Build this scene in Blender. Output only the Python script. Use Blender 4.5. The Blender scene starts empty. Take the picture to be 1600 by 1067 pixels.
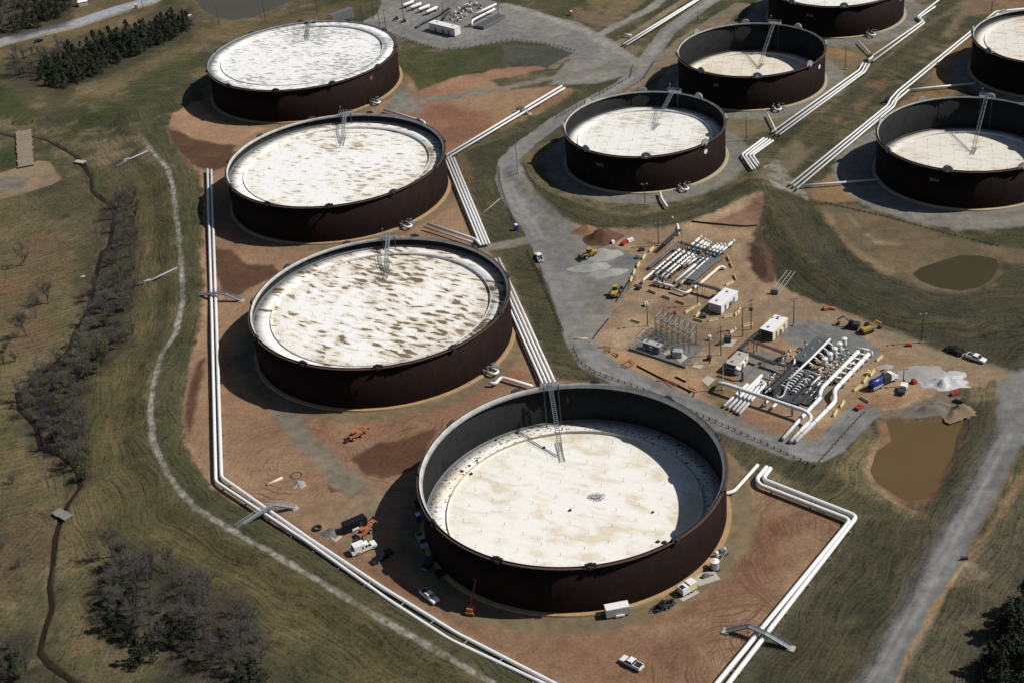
import bpy, math, random
import numpy as np
from mathutils import Vector, Matrix
R = math.radians
random.seed(7)
sc = bpy.context.scene
COL = sc.collection
# ---------------------------------------------------------------- camera
F_PX, PITCH, ROLL, CAM_H = 2380.2, R(31.367), R(-5.582), 256.76
_fw = np.array([0, math.cos(PITCH), -math.sin(PITCH)]); _rt = np.array([1., 0, 0]); _up = np.array([0, math.sin(PITCH), math.cos(PITCH)])
_c, _s = math.cos(ROLL), math.sin(ROLL)
CR = np.array([_c*_rt + _s*_up, -_s*_rt + _c*_up, _fw])
cam_d = bpy.data.cameras.new('aerial_camera'); cam = bpy.data.objects.new('aerial_camera', cam_d); COL.objects.link(cam)
cam_d.sensor_width = 36; cam_d.lens = F_PX/1600*36; cam_d.clip_start = 1; cam_d.clip_end = 9000
M3 = np.stack([CR[0], CR[1], -CR[2]], 1)
cam.matrix_world = Matrix.Translation((0, 0, CAM_H)) @ Matrix([list(r) for r in M3]).to_4x4()
sc.camera = cam
# ---------------------------------------------------------------- sky, sun, exposure
SUN_EL, SUN_AZ = R(47), R(-3.5)          # azimuth measured from +x towards +y
w = bpy.data.worlds.new('World'); sc.world = w; w.use_nodes = True
nt = w.node_tree; nt.nodes.clear()
sky = nt.nodes.new('ShaderNodeTexSky'); sky.sky_type = 'NISHITA'; sky.sun_disc = False
sky.sun_elevation = SUN_EL; sky.sun_rotation = R(90) - SUN_AZ
bg = nt.nodes.new('ShaderNodeBackground'); bg.inputs[1].default_value = 0.05
wo = nt.nodes.new('ShaderNodeOutputWorld')
nt.links.new(sky.outputs[0], bg.inputs[0]); nt.links.new(bg.outputs[0], wo.inputs[0])
sl = bpy.data.lights.new('sun', 'SUN'); sl.energy = 4.6; sl.angle = R(0.5); sl.color = (1, .96, .9)
so = bpy.data.objects.new('sun', sl); COL.objects.link(so)
sd = Vector((math.cos(SUN_EL)*math.cos(SUN_AZ), math.cos(SUN_EL)*math.sin(SUN_AZ), math.sin(SUN_EL)))
so.rotation_euler = sd.to_track_quat('Z', 'Y').to_euler(); so.location = (300, 300, 400)
sc.view_settings.view_transform = 'Standard'; sc.view_settings.look = 'None'
sc.view_settings.exposure = -0.1; sc.view_settings.gamma = 1
# ---------------------------------------------------------------- helpers: maths
def srgb(r, g, b):
    f = lambda c: (c/255/12.92) if c < 10.3 else ((c/255+.055)/1.055)**2.4
    return np.array([f(r), f(g), f(b)])
def unproj(P, z):
    P = np.atleast_2d(np.asarray(P, float)); d = np.stack([(P[:, 0]-800)/F_PX, -(P[:, 1]-533.5)/F_PX, np.ones(len(P))], 1) @ CR
    t = (np.asarray(z) - CAM_H)/d[:, 2]
    return np.stack([t*d[:, 0], t*d[:, 1], np.broadcast_to(z, t.shape)], 1)
def sm(t):
    t = np.clip(t, 0, 1); return t*t*(3-2*t)
def line_dist(X, Y, L):
    """distance, signed side (+ left of travel), length along"""
    L = np.asarray(L, float); best = np.full(X.shape, 1e18); side = np.zeros(X.shape); al = np.zeros(X.shape); acc = 0.
    for a, b in zip(L[:-1], L[1:]):
        v = b-a; l = math.hypot(*v); u = v/l
        dx = X-a[0]; dy = Y-a[1]; t = np.clip(dx*u[0]+dy*u[1], 0, l)
        ex = dx-t*u[0]; ey = dy-t*u[1]; d = ex*ex+ey*ey; m = d < best
        best[m] = d[m]; side[m] = np.sign(u[0]*dy-u[1]*dx)[m]; al[m] = (acc+t)[m]; acc += l
    return np.sqrt(best), side, al
def poly_sd(X, Y, Pg):
    """signed distance to a closed outline, negative inside"""
    Pg = np.asarray(Pg, float); ins = np.zeros(X.shape, bool); best = np.full(X.shape, 1e18)
    for a, b in zip(Pg, np.roll(Pg, -1, 0)):
        v = b-a; l2 = max(v@v, 1e-9); dx = X-a[0]; dy = Y-a[1]; t = np.clip((dx*v[0]+dy*v[1])/l2, 0, 1)
        best = np.minimum(best, (dx-t*v[0])**2+(dy-t*v[1])**2)
        if abs(v[1]) > 1e-9:
            ins ^= ((a[1] > Y) != (b[1] > Y)) & (X < v[0]*(Y-a[1])/v[1]+a[0])
    return np.where(ins, -1, 1)*np.sqrt(best)
def vnoise(X, Y, s, seed=0):
    x = np.asarray(X)/s+1000.3; y = np.asarray(Y)/s+1000.7; xi = np.floor(x).astype(np.int64); yi = np.floor(y).astype(np.int64)
    def h(i, j):
        n = (i*374761393 + j*668265263 + seed*2147483) & 0xffffffff
        n = ((n ^ (n >> 13))*1274126177) & 0xffffffff
        return ((n ^ (n >> 16)) & 0xffff)/65535.
    fx = sm(x-xi); fy = sm(y-yi)
    return (h(xi, yi)*(1-fx)+h(xi+1, yi)*fx)*(1-fy)+(h(xi, yi+1)*(1-fx)+h(xi+1, yi+1)*fx)*fy
def fbm(X, Y, s, seed=0, o=4):
    r = 0; a = .5; tot = 0
    for k in range(o):
        r = r+a*vnoise(X, Y, s/2**k, seed+k*17); tot += a; a *= .55
    return r/tot
# ---------------------------------------------------------------- terrain heights
TANKS = dict(a=(-82.4, 664.3, 43.), b=(-61.3, 545.7, 42.5), c=(-41.4, 431.4, 42.1), d=(12.5, 329.2, 41.),
             e=(59.8, 550.2, 31.4), f=(114.1, 616.8, 31.3), g=(167.5, 688.5, 31.4), h=(176.1, 512.6, 33.5), i=(238., 599., 32.5))
def W(pts, z): return unproj(pts, z)[:, :2]
DIKE = W([(150,175),(200,172),(208,195),(222,215),(245,245),(262,262),(270,290),(275,330),(281,380),(285,440),(286,470),(275,520),(252,555),(240,600),(235,640),(240,690),(262,740),(300,790),(370,832),(440,872),(520,920),(610,975),(690,1020),(770,1067),(860,1120)], 2.2)
CREEK = W([(-30,200),(10,212),(28,216),(48,214),(75,222),(105,238),(120,248),(130,262),(142,280),(143,300),(160,315),(177,326),(178,345),(172,375),(170,388),(158,395),(154,410),(145,450),(138,480),(128,500),(115,520),(108,545),(60,590),(25,615),(30,640),(55,665),(62,700),(90,710),(120,735),(125,765),(105,790),(93,815),(85,840),(82,880),(76,915),(80,950),(68,985),(60,1020),(75,1040),(115,1067),(150,1090)], -2.0)
BERM1 = W([(815,262),(838,292),(880,318),(940,338),(1000,346),(1060,342),(1110,326),(1150,305),(1185,290)], 1.6)
BERM2 = W([(1185,290),(1215,320),(1250,375),(1290,420),(1345,458),(1420,490),(1500,500),(1570,490),(1640,480)], 1.8)
BERM3 = W([(1245,215),(1300,170),(1380,105),(1450,50),(1500,5)], .8)
POND1 = [(1386,658),(1395,690),(1372,705),(1362,735),(1372,752),(1400,772),(1418,782),(1448,778),(1462,750),(1483,715),(1492,680),(1505,655),(1470,660),(1440,660),(1410,663)]
POND2 = [(1425,428),(1440,418),(1470,408),(1500,399),(1530,399),(1558,405),(1562,418),(1550,438),(1530,450),(1500,456),(1465,450),(1437,440)]
POND3 = [(296,-30),(305,2),(318,18),(340,28),(365,32),(395,28),(430,12),(470,-8),(500,-30)]
PW = [(W(p, -.8), d) for p, d in ((POND1, 2.2), (POND2, 1.6), (POND3, 1.6))]
def zt(X, Y):
    X = np.asarray(X, float); Y = np.asarray(Y, float)
    d, s, _ = line_dist(X, Y, DIKE)
    z = 2.2*sm(1-(d-2.0)/9)
    west = (s < 0)
    z = z-np.where(west, 1.6*sm((d-10)/28), 0)
    d2, _, _ = line_dist(X, Y, CREEK); z = z-.8*sm(1-(d2-.3)/.95)
    for B, h, wd in ((BERM1, 1.6, 7), (BERM2, 1.8, 10), (BERM3, .8, 9)):
        d, _, _ = line_dist(X, Y, B); z = z+h*sm(1-(d-1.5)/wd)
    for P, dep in PW:
        q = poly_sd(X, Y, P); z = z-dep*sm((3.2-q)/7.)
    return z
def G(px, py=None, z=None):
    """a surveyed point: photo position -> ground (or given height above datum)"""
    P = np.atleast_2d(np.array(px if py is None else (px, py), float))
    if z is None:
        q = unproj(P, 0.)
        for _ in range(7): q = unproj(P, zt(q[:, 0], q[:, 1]))
    else: q = unproj(P, float(z))
    return q if py is None else Vector(q[0])
# ---------------------------------------------------------------- helpers: meshes, objects
class MB:
    def __init__(s): s.v = []; s.f = []; s.m = []; s.n = 0; s.mi = 0
    def add(s, vs, fs):
        s.v.extend([tuple(map(float, q)) for q in vs]); s.f.extend([tuple(i+s.n for i in f) for f in fs]); s.m.extend([s.mi]*len(fs)); s.n += len(vs); return s
    def box(s, c, d, rz=0., taper=1.):
        x, y, z = (k/2 for k in d); cs, sn = math.cos(rz), math.sin(rz); vs = []
        for k, t in ((-z, 1.), (z, taper)):
            for a, b in ((-x, -y), (x, -y), (x, y), (-x, y)):
                a *= t; b *= t; vs.append((c[0]+a*cs-b*sn, c[1]+a*sn+b*cs, c[2]+k))
        return s.add(vs, [(3,2,1,0),(4,5,6,7),(0,1,5,4),(1,2,6,5),(2,3,7,6),(3,0,4,7)])
    def prism(s, prof, a, b, axis='y'):
        """profile in (x,z) swept along y from a to b (or axis='x': profile (y,z) along x)"""
        n = len(prof); vs = []
        for t in (a, b):
            for p, q in prof: vs.append((p, t, q) if axis == 'y' else (t, p, q))
        fs = [tuple(range(n))[::-1] if axis == 'x' else tuple(range(n)), tuple(range(n, 2*n)) if axis == 'x' else tuple(range(n, 2*n))[::-1]]
        for i in range(n):
            j = (i+1) % n; fs.append((i, j, n+j, n+i) if axis == 'x' else (j, i, n+i, n+j))
        return s.add(vs, fs)
    def tube(s, pts, r, n=8, cap=True):
        pts = [Vector(p) for p in pts]; rs = r if isinstance(r, (list, tuple)) else [r]*len(pts)
        vs = []; up = None
        for i, p in enumerate(pts):
            t = (pts[min(i+1, len(pts)-1)]-pts[max(i-1, 0)]).normalized()
            if up is None:
                up = t.orthogonal().normalized()
                if abs(t.z) < .9: up = (Vector((0, 0, 1))-t*t.z).normalized()
            up = (up-t*up.dot(t)); up = up.normalized() if up.length > 1e-6 else t.orthogonal().normalized()
            sd_ = t.cross(up)
            for k in range(n):
                a = 2*math.pi*k/n; vs.append(p+(up*math.cos(a)+sd_*math.sin(a))*rs[i])
        fs = []
        for i in range(len(pts)-1):
            for k in range(n):
                j = (k+1) % n; fs.append((i*n+k, i*n+j, (i+1)*n+j, (i+1)*n+k))
        if cap: fs += [tuple(range(n))[::-1], tuple(range((len(pts)-1)*n, len(pts)*n))]
        return s.add(vs, fs)
    def cyl(s, c, r, h, n=12, r2=None):
        return s.tube([(c[0], c[1], c[2]), (c[0], c[1], c[2]+h)], [r, r if r2 is None else r2], n)
    def lathe(s, prof, n=96, close=False, c=(0, 0)):
        """prof: (r,z) list revolved round z"""
        vs = []; m = len(prof)
        for k in range(n):
            a = 2*math.pi*k/n; ca, sa = math.cos(a), math.sin(a)
            for r, z in prof: vs.append((c[0]+r*ca, c[1]+r*sa, z))
        fs = []
        for k in range(n):
            j = (k+1) % n
            for i in range(m if close else m-1):
                q = (i+1) % m; fs.append((k*m+i, j*m+i, j*m+q, k*m+q))
        return s.add(vs, fs)
    def dome(s, c, r, h, n=12, k=4):
        prof = [(r*math.cos(i/k*math.pi/2), c[2]+h*math.sin(i/k*math.pi/2)) for i in range(k)]+[(.01*r, c[2]+h)]
        return s.lathe(prof, n, c=(c[0], c[1]))
    def blob(s, c, r, seed=0, n=34, k=9, amp=.25):
        """a loose tipped heap: soft skirts, lumpy top"""
        vs = [];
        for i in range(k+1):
            q = 1-i/k
            for j in range(n):
                a = 2*math.pi*j/n; ca, sa = math.cos(a), math.sin(a)
                e = 1+amp*2.2*(float(fbm(np.array([ca*2+seed*9.]), np.array([sa*2+seed*5.]), 1., seed, 4)[0])-.5)
                x = r[0]*q*e*ca; y = r[1]*q*e*sa; h = math.exp(-(q*1.75)**2)-.06
                z = r[2]*(h*(1+amp*1.6*(float(fbm(np.array([x]), np.array([y]), 2.2, seed+3, 4)[0])-.5)*2*(q*.6+.6)))
                vs.append((c[0]+x, c[1]+y, c[2]+z))
        fs = [(i*n+j, i*n+(j+1) % n, (i+1)*n+(j+1) % n, (i+1)*n+j) for i in range(k-1) for j in range(n)]+[((k-1)*n+j, (k-1)*n+(j+1) % n, k*n) for j in range(n)]
        return s.add(vs, fs)
    def build(s, name, mat, parent=None, smooth=False, loc=None, rz=0):
        me = bpy.data.meshes.new(name); me.from_pydata(s.v, [], s.f)
        mats = mat if isinstance(mat, (list, tuple)) else [mat]
        for k in mats: me.materials.append(k)
        if len(mats) > 1: me.polygons.foreach_set('material_index', s.m)
        if smooth: me.polygons.foreach_set('use_smooth', [True]*len(s.f))
        me.update(); o = bpy.data.objects.new(name, me); COL.objects.link(o)
        if parent is not None: o.parent = parent
        if loc is not None: o.location = loc
        if rz: o.rotation_euler.z = rz
        return o
def tag(o, label, cat, group=None):
    o['label'] = label; o['category'] = cat
    if group: o['group'] = group
    return o
def thing(name, loc, rz, label, cat, group=None):
    o = bpy.data.objects.new(name, None); COL.objects.link(o); o.empty_display_size = .3
    o.location = loc; o.rotation_euler = (0, 0, rz); return tag(o, label, cat, group)
def dup(o, parent=None):
    c = o.copy(); COL.objects.link(c)
    if parent is not None: c.parent = parent
    for ch in o.children: dup(ch, c)
    return c
def struct(o): o['kind'] = 'structure'; return o
ORD = ['first','second','third','fourth','fifth','sixth','seventh','eighth','ninth','tenth','eleventh','twelfth','thirteenth','fourteenth','fifteenth','sixteenth','seventeenth','eighteenth','nineteenth','twentieth']
ORD += ['twenty-'+k for k in ORD[:9]]+['thirtieth']+['thirty-'+k for k in ORD[:9]]+['fortieth']+['forty-'+k for k in ORD[:9]]
# ---------------------------------------------------------------- materials
def nodes(name):
    m = bpy.data.materials.new(name); m.use_nodes = True; t = m.node_tree; b = t.nodes['Principled BSDF']
    N = lambda k, **kw: _mk(t, k, kw)
    return m, t, b, N
def _mk(t, k, kw):
    n = t.nodes.new('ShaderNode'+k)
    for a, v in kw.items(): setattr(n, a, v)
    return n
def mixc(t, fac, a, b, mode='MIX'):
    n = t.nodes.new('ShaderNodeMix'); n.data_type = 'RGBA'; n.blend_type = mode; n.clamp_factor = True
    for sock, v in ((0, fac), (6, a), (7, b)):
        if hasattr(v, 'links'): t.links.new(v, n.inputs[sock])
        elif sock == 0: n.inputs[0].default_value = v
        else: n.inputs[sock].default_value = (*v, 1)
    return n.outputs[2]
def math_(t, op, a, b=0., clamp=False):
    n = t.nodes.new('ShaderNodeMath'); n.operation = op; n.use_clamp = clamp
    for i, v in ((0, a), (1, b)):
        if hasattr(v, 'links'): t.links.new(v, n.inputs[i])
        else: n.inputs[i].default_value = v
    return n.outputs[0]
def ramp(t, x, lo, hi):
    n = t.nodes.new('ShaderNodeMapRange'); n.inputs[1].default_value = lo; n.inputs[2].default_value = hi; t.links.new(x, n.inputs[0]); return n.outputs[0]
def noise(t, vec, scale, detail=4., rough=.55):
    n = t.nodes.new('ShaderNodeTexNoise'); n.inputs['Scale'].default_value = scale; n.inputs['Detail'].default_value = detail; n.inputs['Roughness'].default_value = rough
    if vec is not None: t.links.new(vec, n.inputs['Vector'])
    return n.outputs['Fac']
def mapping(t, vec, scale=(1, 1, 1), rot=(0, 0, 0), loc=(0, 0, 0)):
    n = t.nodes.new('ShaderNodeMapping'); n.inputs['Scale'].default_value = scale; n.inputs['Rotation'].default_value = rot; n.inputs['Location'].default_value = loc
    t.links.new(vec, n.inputs['Vector']); return n.outputs[0]
MATS = {}
def paint(name, c, rough=.5, metal=0., var=.15, scale=1.2, dirt=None, dirt_amt=.0):
    if name in MATS: return MATS[name]
    m, t, b, N = nodes(name); tc = N('TexCoord'); c = tuple(c)
    n = noise(t, tc.outputs['Object'], scale, 5.)
    col = mixc(t, n, tuple(k*(1-var) for k in c), tuple(min(1, k*(1+var)) for k in c))
    if dirt is not None:
        n2 = noise(t, tc.outputs['Object'], scale*.6, 6., .65)
        col = mixc(t, math_(t, 'MULTIPLY', ramp(t, n2, .48, .7), dirt_amt, True), col, dirt)
    t.links.new(col, b.inputs['Base Color']); b.inputs['Roughness'].default_value = rough; b.inputs['Metallic'].default_value = metal
    MATS[name] = m; return m
WHITE = paint('white_paint', (.80, .80, .79), .45, var=.03, dirt=(.5, .44, .34), dirt_amt=.25)
CREAM = paint('cream_paint', (.72, .62, .42), .55, var=.06, dirt=(.45, .35, .2), dirt_amt=.4)
GALV = paint('galvanised_steel', (.27, .29, .31), .5, .3, var=.2)
DGREY = paint('dark_steel', (.045, .048, .052), .55, .2, var=.3)
MGREY = paint('grey_steel', (.16, .17, .18), .55, .2, var=.25)
BLACK = paint('black_rubber', (.012, .012, .013), .7, var=.3)
GLASS = paint('dark_glass', (.02, .025, .03), .08, var=.1)
CONC = paint('pale_concrete', (.42, .39, .33), .9, var=.18, scale=.8)
YELLOW = paint('yellow_paint', (.62, .52, .19), .6, var=.1, dirt=(.35, .27, .15), dirt_amt=.5)
BARY = paint('barrier_yellow', (.56, .49, .26), .75, var=.1, scale=.8, dirt=(.4, .32, .2), dirt_amt=.55)
CATY = paint('machine_yellow', (.40, .28, .05), .5, var=.15, dirt=(.2, .14, .07), dirt_amt=.5)
ORANGE = paint('orange_paint', (.42, .14, .06), .5, var=.15, dirt=(.25, .12, .06), dirt_amt=.4)
REDP = paint('red_paint', (.32, .045, .03), .55, var=.2)
RUSTP = paint('rust_pipe', (.17, .075, .05), .7, var=.25)
BLUE = paint('blue_paint', (.02, .035, .22), .35, var=.15)
SILVER = paint('silver_paint', (.42, .43, .45), .45, .1, var=.08)
BLKP = paint('black_car_paint', (.012, .013, .016), .2, var=.1)
WOODP = paint('pole_wood', (.09, .065, .045), .85, var=.3)
TIMBER = paint('weathered_timber', (.24, .19, .14), .9, var=.35, scale=.5)
# ================================================================ GROUND
NU, NV = 760, 860
u = np.linspace(-1, 1, NU); ext = 1+np.array([.03, .1, .3, .7, 1.5, 3, 6, 12]); u = np.concatenate([-ext[::-1], u, ext])
vv = np.linspace(0, 1, NV); yy = 225+vv*(.72*660)+vv**2*(.28*660)
yy = np.concatenate([[-2500, -800, -200, 50, 150, 200, 217], yy, [890, 905, 950, 1050, 1300, 2000, 3500, 6000]])
hw = np.clip(95+.25*yy, 120, 330)
GX = u[None, :]*hw[:, None]; GY = np.repeat(yy[:, None], len(u), 1)
X = GX.ravel(); Y = GY.ravel(); NVX = len(X)
Z = zt(X, Y)
Z = Z+(fbm(X, Y, 14, 3)-.5)*.35*sm((np.minimum.reduce([np.hypot(X-x, Y-y)-r for x, y, r in TANKS.values()])-6)/10)
# base: rough grass, mottled green and straw
n1 = fbm(X, Y, 70, 1); n2 = fbm(X, Y, 18, 2); n3 = fbm(X, Y, 5, 4)
ALB = np.empty((NVX, 3)); TEX = np.zeros((NVX, 4)); IDX = np.zeros(NVX, np.int32); NAMES = ['ground']
G0, G1, G2 = srgb(60, 61, 41), srgb(82, 76, 55), srgb(124, 108, 82)
a = sm((n1*.5+n2*.5-.36)/.3)[:, None]; ALB[:] = G0*(1-a)+G1*a
a = (sm((n2*.55+n3*.45-.49)/.22)*.62)[:, None]; ALB[:] = ALB*(1-a)+G2*a
TEX[:, 0] = 1
WX = (fbm(X, Y, 9, 11, 3)-.5)*2; WY = (fbm(X, Y, 3, 12, 2)-.5)*2
def layer(c1, c2=None, poly=None, line=None, w=0., feather=1.5, warp=1.5, tex=(0, 0, 0, 0), a=1., name=None, sc_=12, seed=20, z=None, disc=None, streak=0):
    if disc is not None:
        cx, cy, r = disc; sd_ = np.hypot(X-cx, Y-cy)-r; sel = np.nonzero(sd_ < 12)[0]; sd_ = sd_[sel]
    else:
        P = G(poly if poly is not None else line, z=z)[:, :2]; m = w+feather+warp*1.5+3
        sel = np.nonzero((X > P[:, 0].min()-m) & (X < P[:, 0].max()+m) & (Y > P[:, 1].min()-m) & (Y < P[:, 1].max()+m))[0]
        sd_ = poly_sd(X[sel], Y[sel], P) if poly is not None else line_dist(X[sel], Y[sel], P)[0]-w/2
    al = sm(.5-(sd_+warp*(WX[sel]*.7+WY[sel]*.45))/feather)*a
    k = al > 1e-3; sel = sel[k]; al = al[k]
    c1 = np.asarray(c1); c2 = c1 if c2 is None else np.asarray(c2)
    f = sm((fbm(X[sel], Y[sel], sc_, seed)-.3)/.4)[:, None]
    ALB[sel] = ALB[sel]*(1-al[:, None])+(c1*(1-f)+c2*f)*al[:, None]
    TEX[sel] = TEX[sel]*(1-al[:, None])+np.array(tex)*al[:, None]
    if name:
        if name not in NAMES: NAMES.append(name)
        IDX[sel[al > .5]] = NAMES.index(name)
GRASS = (1, 0, 0, 0); SOIL = (0, 1, 0, 0); GRAV = (0, 0, 1, 0); WET = (0, .25, 0, 1); SOFT = (.5, .3, 0, 0)
DRYG = (srgb(112, 97, 70), srgb(88, 82, 55)); GREEN = (srgb(54, 55, 37), srgb(70, 67, 48)); DKGREEN = (srgb(50, 50, 36), srgb(62, 59, 44))
TAN = (srgb(152, 118, 88), srgb(136, 104, 78)); RED = (srgb(142, 102, 80), srgb(124, 86, 68)); WETB = (srgb(88, 62, 44), srgb(76, 52, 38))
GREY = (srgb(128, 127, 124), srgb(116, 116, 114)); GTAN = (srgb(128, 114, 90), srgb(112, 102, 82)); SITE = (srgb(162, 138, 110), srgb(140, 116, 92))
# --- meadow left of the dike
layer(*DRYG, poly=[(-40,230),(60,320),(110,420),(140,520),(70,600),(30,650),(110,740),(80,900),(60,1010),(-60,1010)], feather=14, warp=9, tex=GRASS, a=.7, sc_=10)
layer(*DRYG, poly=[(105,740),(160,760),(170,900),(160,990),(240,1040),(150,1080),(90,1040),(95,900)], feather=8, warp=5, tex=GRASS, a=.7, sc_=8)
layer(srgb(104, 80, 62), srgb(92, 78, 56), poly=[(-20,470),(40,380),(90,350),(110,390),(90,450),(60,480),(90,540),(20,560)], feather=12, warp=8, tex=GRASS, a=.7)
layer(srgb(98, 78, 62), srgb(84, 72, 54), poly=[(-20,820),(60,810),(85,850),(75,920),(20,930),(-30,960)], feather=10, warp=7, tex=GRASS, a=.6)
for P in ([(-20,240),(30,225),(20,262),(-20,272)], [(80,215),(170,170),(250,110),(290,85),(310,92),(240,140),(170,180),(110,215)], [(150,150),(180,160),(170,178),(145,165)], [(-10,120),(30,150),(60,180),(30,200),(-20,180)], [(130,265),(170,275),(180,300),(150,300)]):
    layer(srgb(50, 60, 28), srgb(64, 70, 36), poly=P, feather=6, warp=5, tex=GRASS, a=.85)
layer(srgb(120, 102, 76), srgb(98, 86, 58), poly=[(110,150),(230,95),(310,60),(330,75),(290,90),(200,130),(160,160)], feather=8, warp=6, tex=GRASS, a=.55, sc_=9)
layer(srgb(110, 92, 66), srgb(86, 76, 50), poly=[(300,45),(420,30),(560,0),(600,10),(500,30),(400,48),(330,70)], feather=6, warp=5, tex=GRASS, a=.6)
layer(srgb(118, 98, 72), srgb(96, 84, 60), poly=[(-10,60),(120,10),(180,-20),(260,-20),(240,20),(150,45),(60,80),(-20,110)], feather=5, warp=4, tex=GRASS, a=.6)
# --- dike flanks: mown hay, greener inside
layer(srgb(74, 72, 44), srgb(92, 82, 54), line=[(215,290),(225,400),(232,520),(180,590),(165,690),(190,790),(290,860),(440,940),(560,1010),(690,1075)], w=22, feather=16, warp=6, tex=GRASS, a=.8, sc_=10)
layer(srgb(68, 66, 44), srgb(56, 58, 37), line=[(215,160),(240,205),(285,265),(302,330),(306,440),(296,520),(272,580),(262,640),(272,710),(310,760),(370,808),(470,860),(600,930),(720,1005),(830,1067)], w=9, feather=7, warp=3, tex=GRASS, a=.9)
# --- soil inside the bunds
layer(srgb(152, 124, 97), srgb(136, 106, 83), poly=[(300,160),(272,178),(262,200),(270,225),(292,250),(312,275),(318,300),(318,420),(314,500),(300,560),(290,620),(288,680),(303,720),(330,760),(420,812),(560,892),(700,976),(870,1085),(1110,1090),(1185,1005),(1250,915),(1322,818),(1180,757),(1140,712),(1090,650),(1000,600),(868,594),(845,560),(800,440),(765,392),(745,340),(715,290),(706,245),(800,190),(890,140),(908,142),(870,135),(800,140),(745,118),(840,100),(760,112),(700,122),(655,140),(640,118),(620,120)], feather=2.2, warp=2.2, tex=SOIL, name='bare_earth', sc_=22)
layer(*RED, poly=[(640,170),(700,165),(760,175),(790,190),(740,215),(700,240),(672,215)], feather=6, warp=5, tex=SOIL, a=.8)
layer(srgb(166, 126, 102), srgb(148, 108, 88), poly=[(655,142),(700,128),(760,112),(840,100),(855,108),(780,122),(720,140),(670,158)], feather=3, warp=3, tex=SOIL, a=.8)
layer(srgb(152, 122, 90), srgb(138, 108, 80), poly=[(770,185),(885,137),(905,142),(850,175),(780,205)], feather=3, warp=3, tex=SOIL, a=.7)
layer(*RED, poly=[(350,610),(420,650),(520,740),(600,620),(790,560),(840,600),(740,640),(560,690),(450,640)], feather=12, warp=7, tex=SOIL, a=.55)
layer(srgb(112, 76, 60), srgb(136, 102, 80), poly=[(980,960),(1090,905),(1150,860),(1210,810),(1240,820),(1225,880),(1180,930),(1100,960),(1000,985),(920,975)], feather=10, warp=7, tex=(0, 1, 0, 0), a=.75)
layer(srgb(110, 78, 62), srgb(132, 100, 78), poly=[(860,975),(1000,972),(1110,985),(1090,1067),(960,1085),(880,1060)], feather=14, warp=8, tex=SOIL, a=.8)
for P in ([(318,560),(312,600),(303,650),(295,690),(290,650),(294,610),(306,575)], [(262,200),(300,216),(345,226),(370,228),(354,260),(330,270),(300,258),(272,228)],
          [(335,388),(362,392),(388,412),(425,416),(437,425),(395,450),(372,464),(345,455),(336,420)], [(545,716),(592,692),(640,684),(682,668),(668,700),(655,733),(600,747),(570,742)],
          [(518,757),(543,752),(540,766),(517,770)], [(420,790),(560,868),(700,952),(800,1015),(780,1015),(660,945),(540,872),(415,800)]):
    layer(*WETB, poly=P, feather=2, warp=1.6, tex=WET, a=.9 if P[0] != (420, 790) else .35, sc_=8)
layer(srgb(172, 138, 108), srgb(156, 124, 96), poly=[(268,178),(290,168),(335,185),(420,200),(385,216),(345,224),(300,213),(266,196)], feather=2, warp=1.5, tex=SOIL)
# gravel aprons of the front row
for k, e in (('a', 5), ('b', 5), ('c', 6.), ('d', 7.5)):
    x, y, r = TANKS[k]; layer(srgb(132, 115, 88), srgb(118, 104, 82), disc=(x, y, r+e), feather=2.5, warp=2.2, tex=(0, .25, .8, 0))
layer(srgb(134, 130, 120), srgb(118, 116, 108), poly=[(618,142),(635,135),(655,168),(665,178),(610,175),(600,168)], feather=2, warp=1.5, tex=GRAV)
layer(srgb(136, 125, 108), srgb(122, 113, 98), line=[(440,640),(478,690),(528,738),(560,770)], w=7.5, feather=2, warp=1.2, tex=GRAV, name='gravel_track')
layer(srgb(138, 123, 102), srgb(122, 110, 92), poly=[(495,815),(530,795),(590,770),(610,790),(590,850),(560,860),(540,850),(560,800)], feather=4, warp=3, tex=GRAV)
layer(srgb(140, 118, 90), srgb(126, 106, 84), line=[(480,800),(530,790),(580,765)], w=5, feather=3, warp=2, tex=GRAV, a=.7)
# --- grass strips
layer(*GREEN, poly=[(704,250),(722,238),(790,215),(870,175),(905,145),(985,118),(985,128),(930,152),(870,188),(815,222),(780,262),(785,300),(803,350),(808,375),(770,380),(742,318)], feather=2.5, warp=2, tex=GRASS, a=.85)
layer(srgb(108, 84, 62), srgb(90, 78, 54), poly=[(704,250),(722,240),(740,260),(735,300),(740,318)], feather=3, warp=2, tex=SOFT, a=.8)
layer(*GREEN, poly=[(784,396),(826,394),(850,440),(880,520),(900,565),(1000,608),(1100,655),(1200,702),(1278,735),(1300,775),(1190,728),(1140,690),(1100,645),(1000,600),(872,592),(850,545),(800,430)], feather=2, warp=2, tex=GRASS, a=.85)
layer(srgb(60, 64, 38), srgb(74, 74, 46), poly=[(625,80),(690,82),(735,78),(785,70),(790,92),(750,110),(700,124),(655,142),(640,118),(622,112)], feather=2, warp=1.6, tex=GRASS)
layer(srgb(78, 78, 70), srgb(66, 68, 58), poly=[(785,69),(850,72),(895,82),(862,108),(842,104),(800,105),(788,96)], feather=2, warp=1.5, tex=(.4, 0, .6, 0))
layer(srgb(140, 126, 100), srgb(96, 90, 78), poly=[(898,82),(902,86),(868,108),(852,108)], feather=1.5, warp=1, tex=(0, 0, 1, 0), sc_=2)
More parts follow.
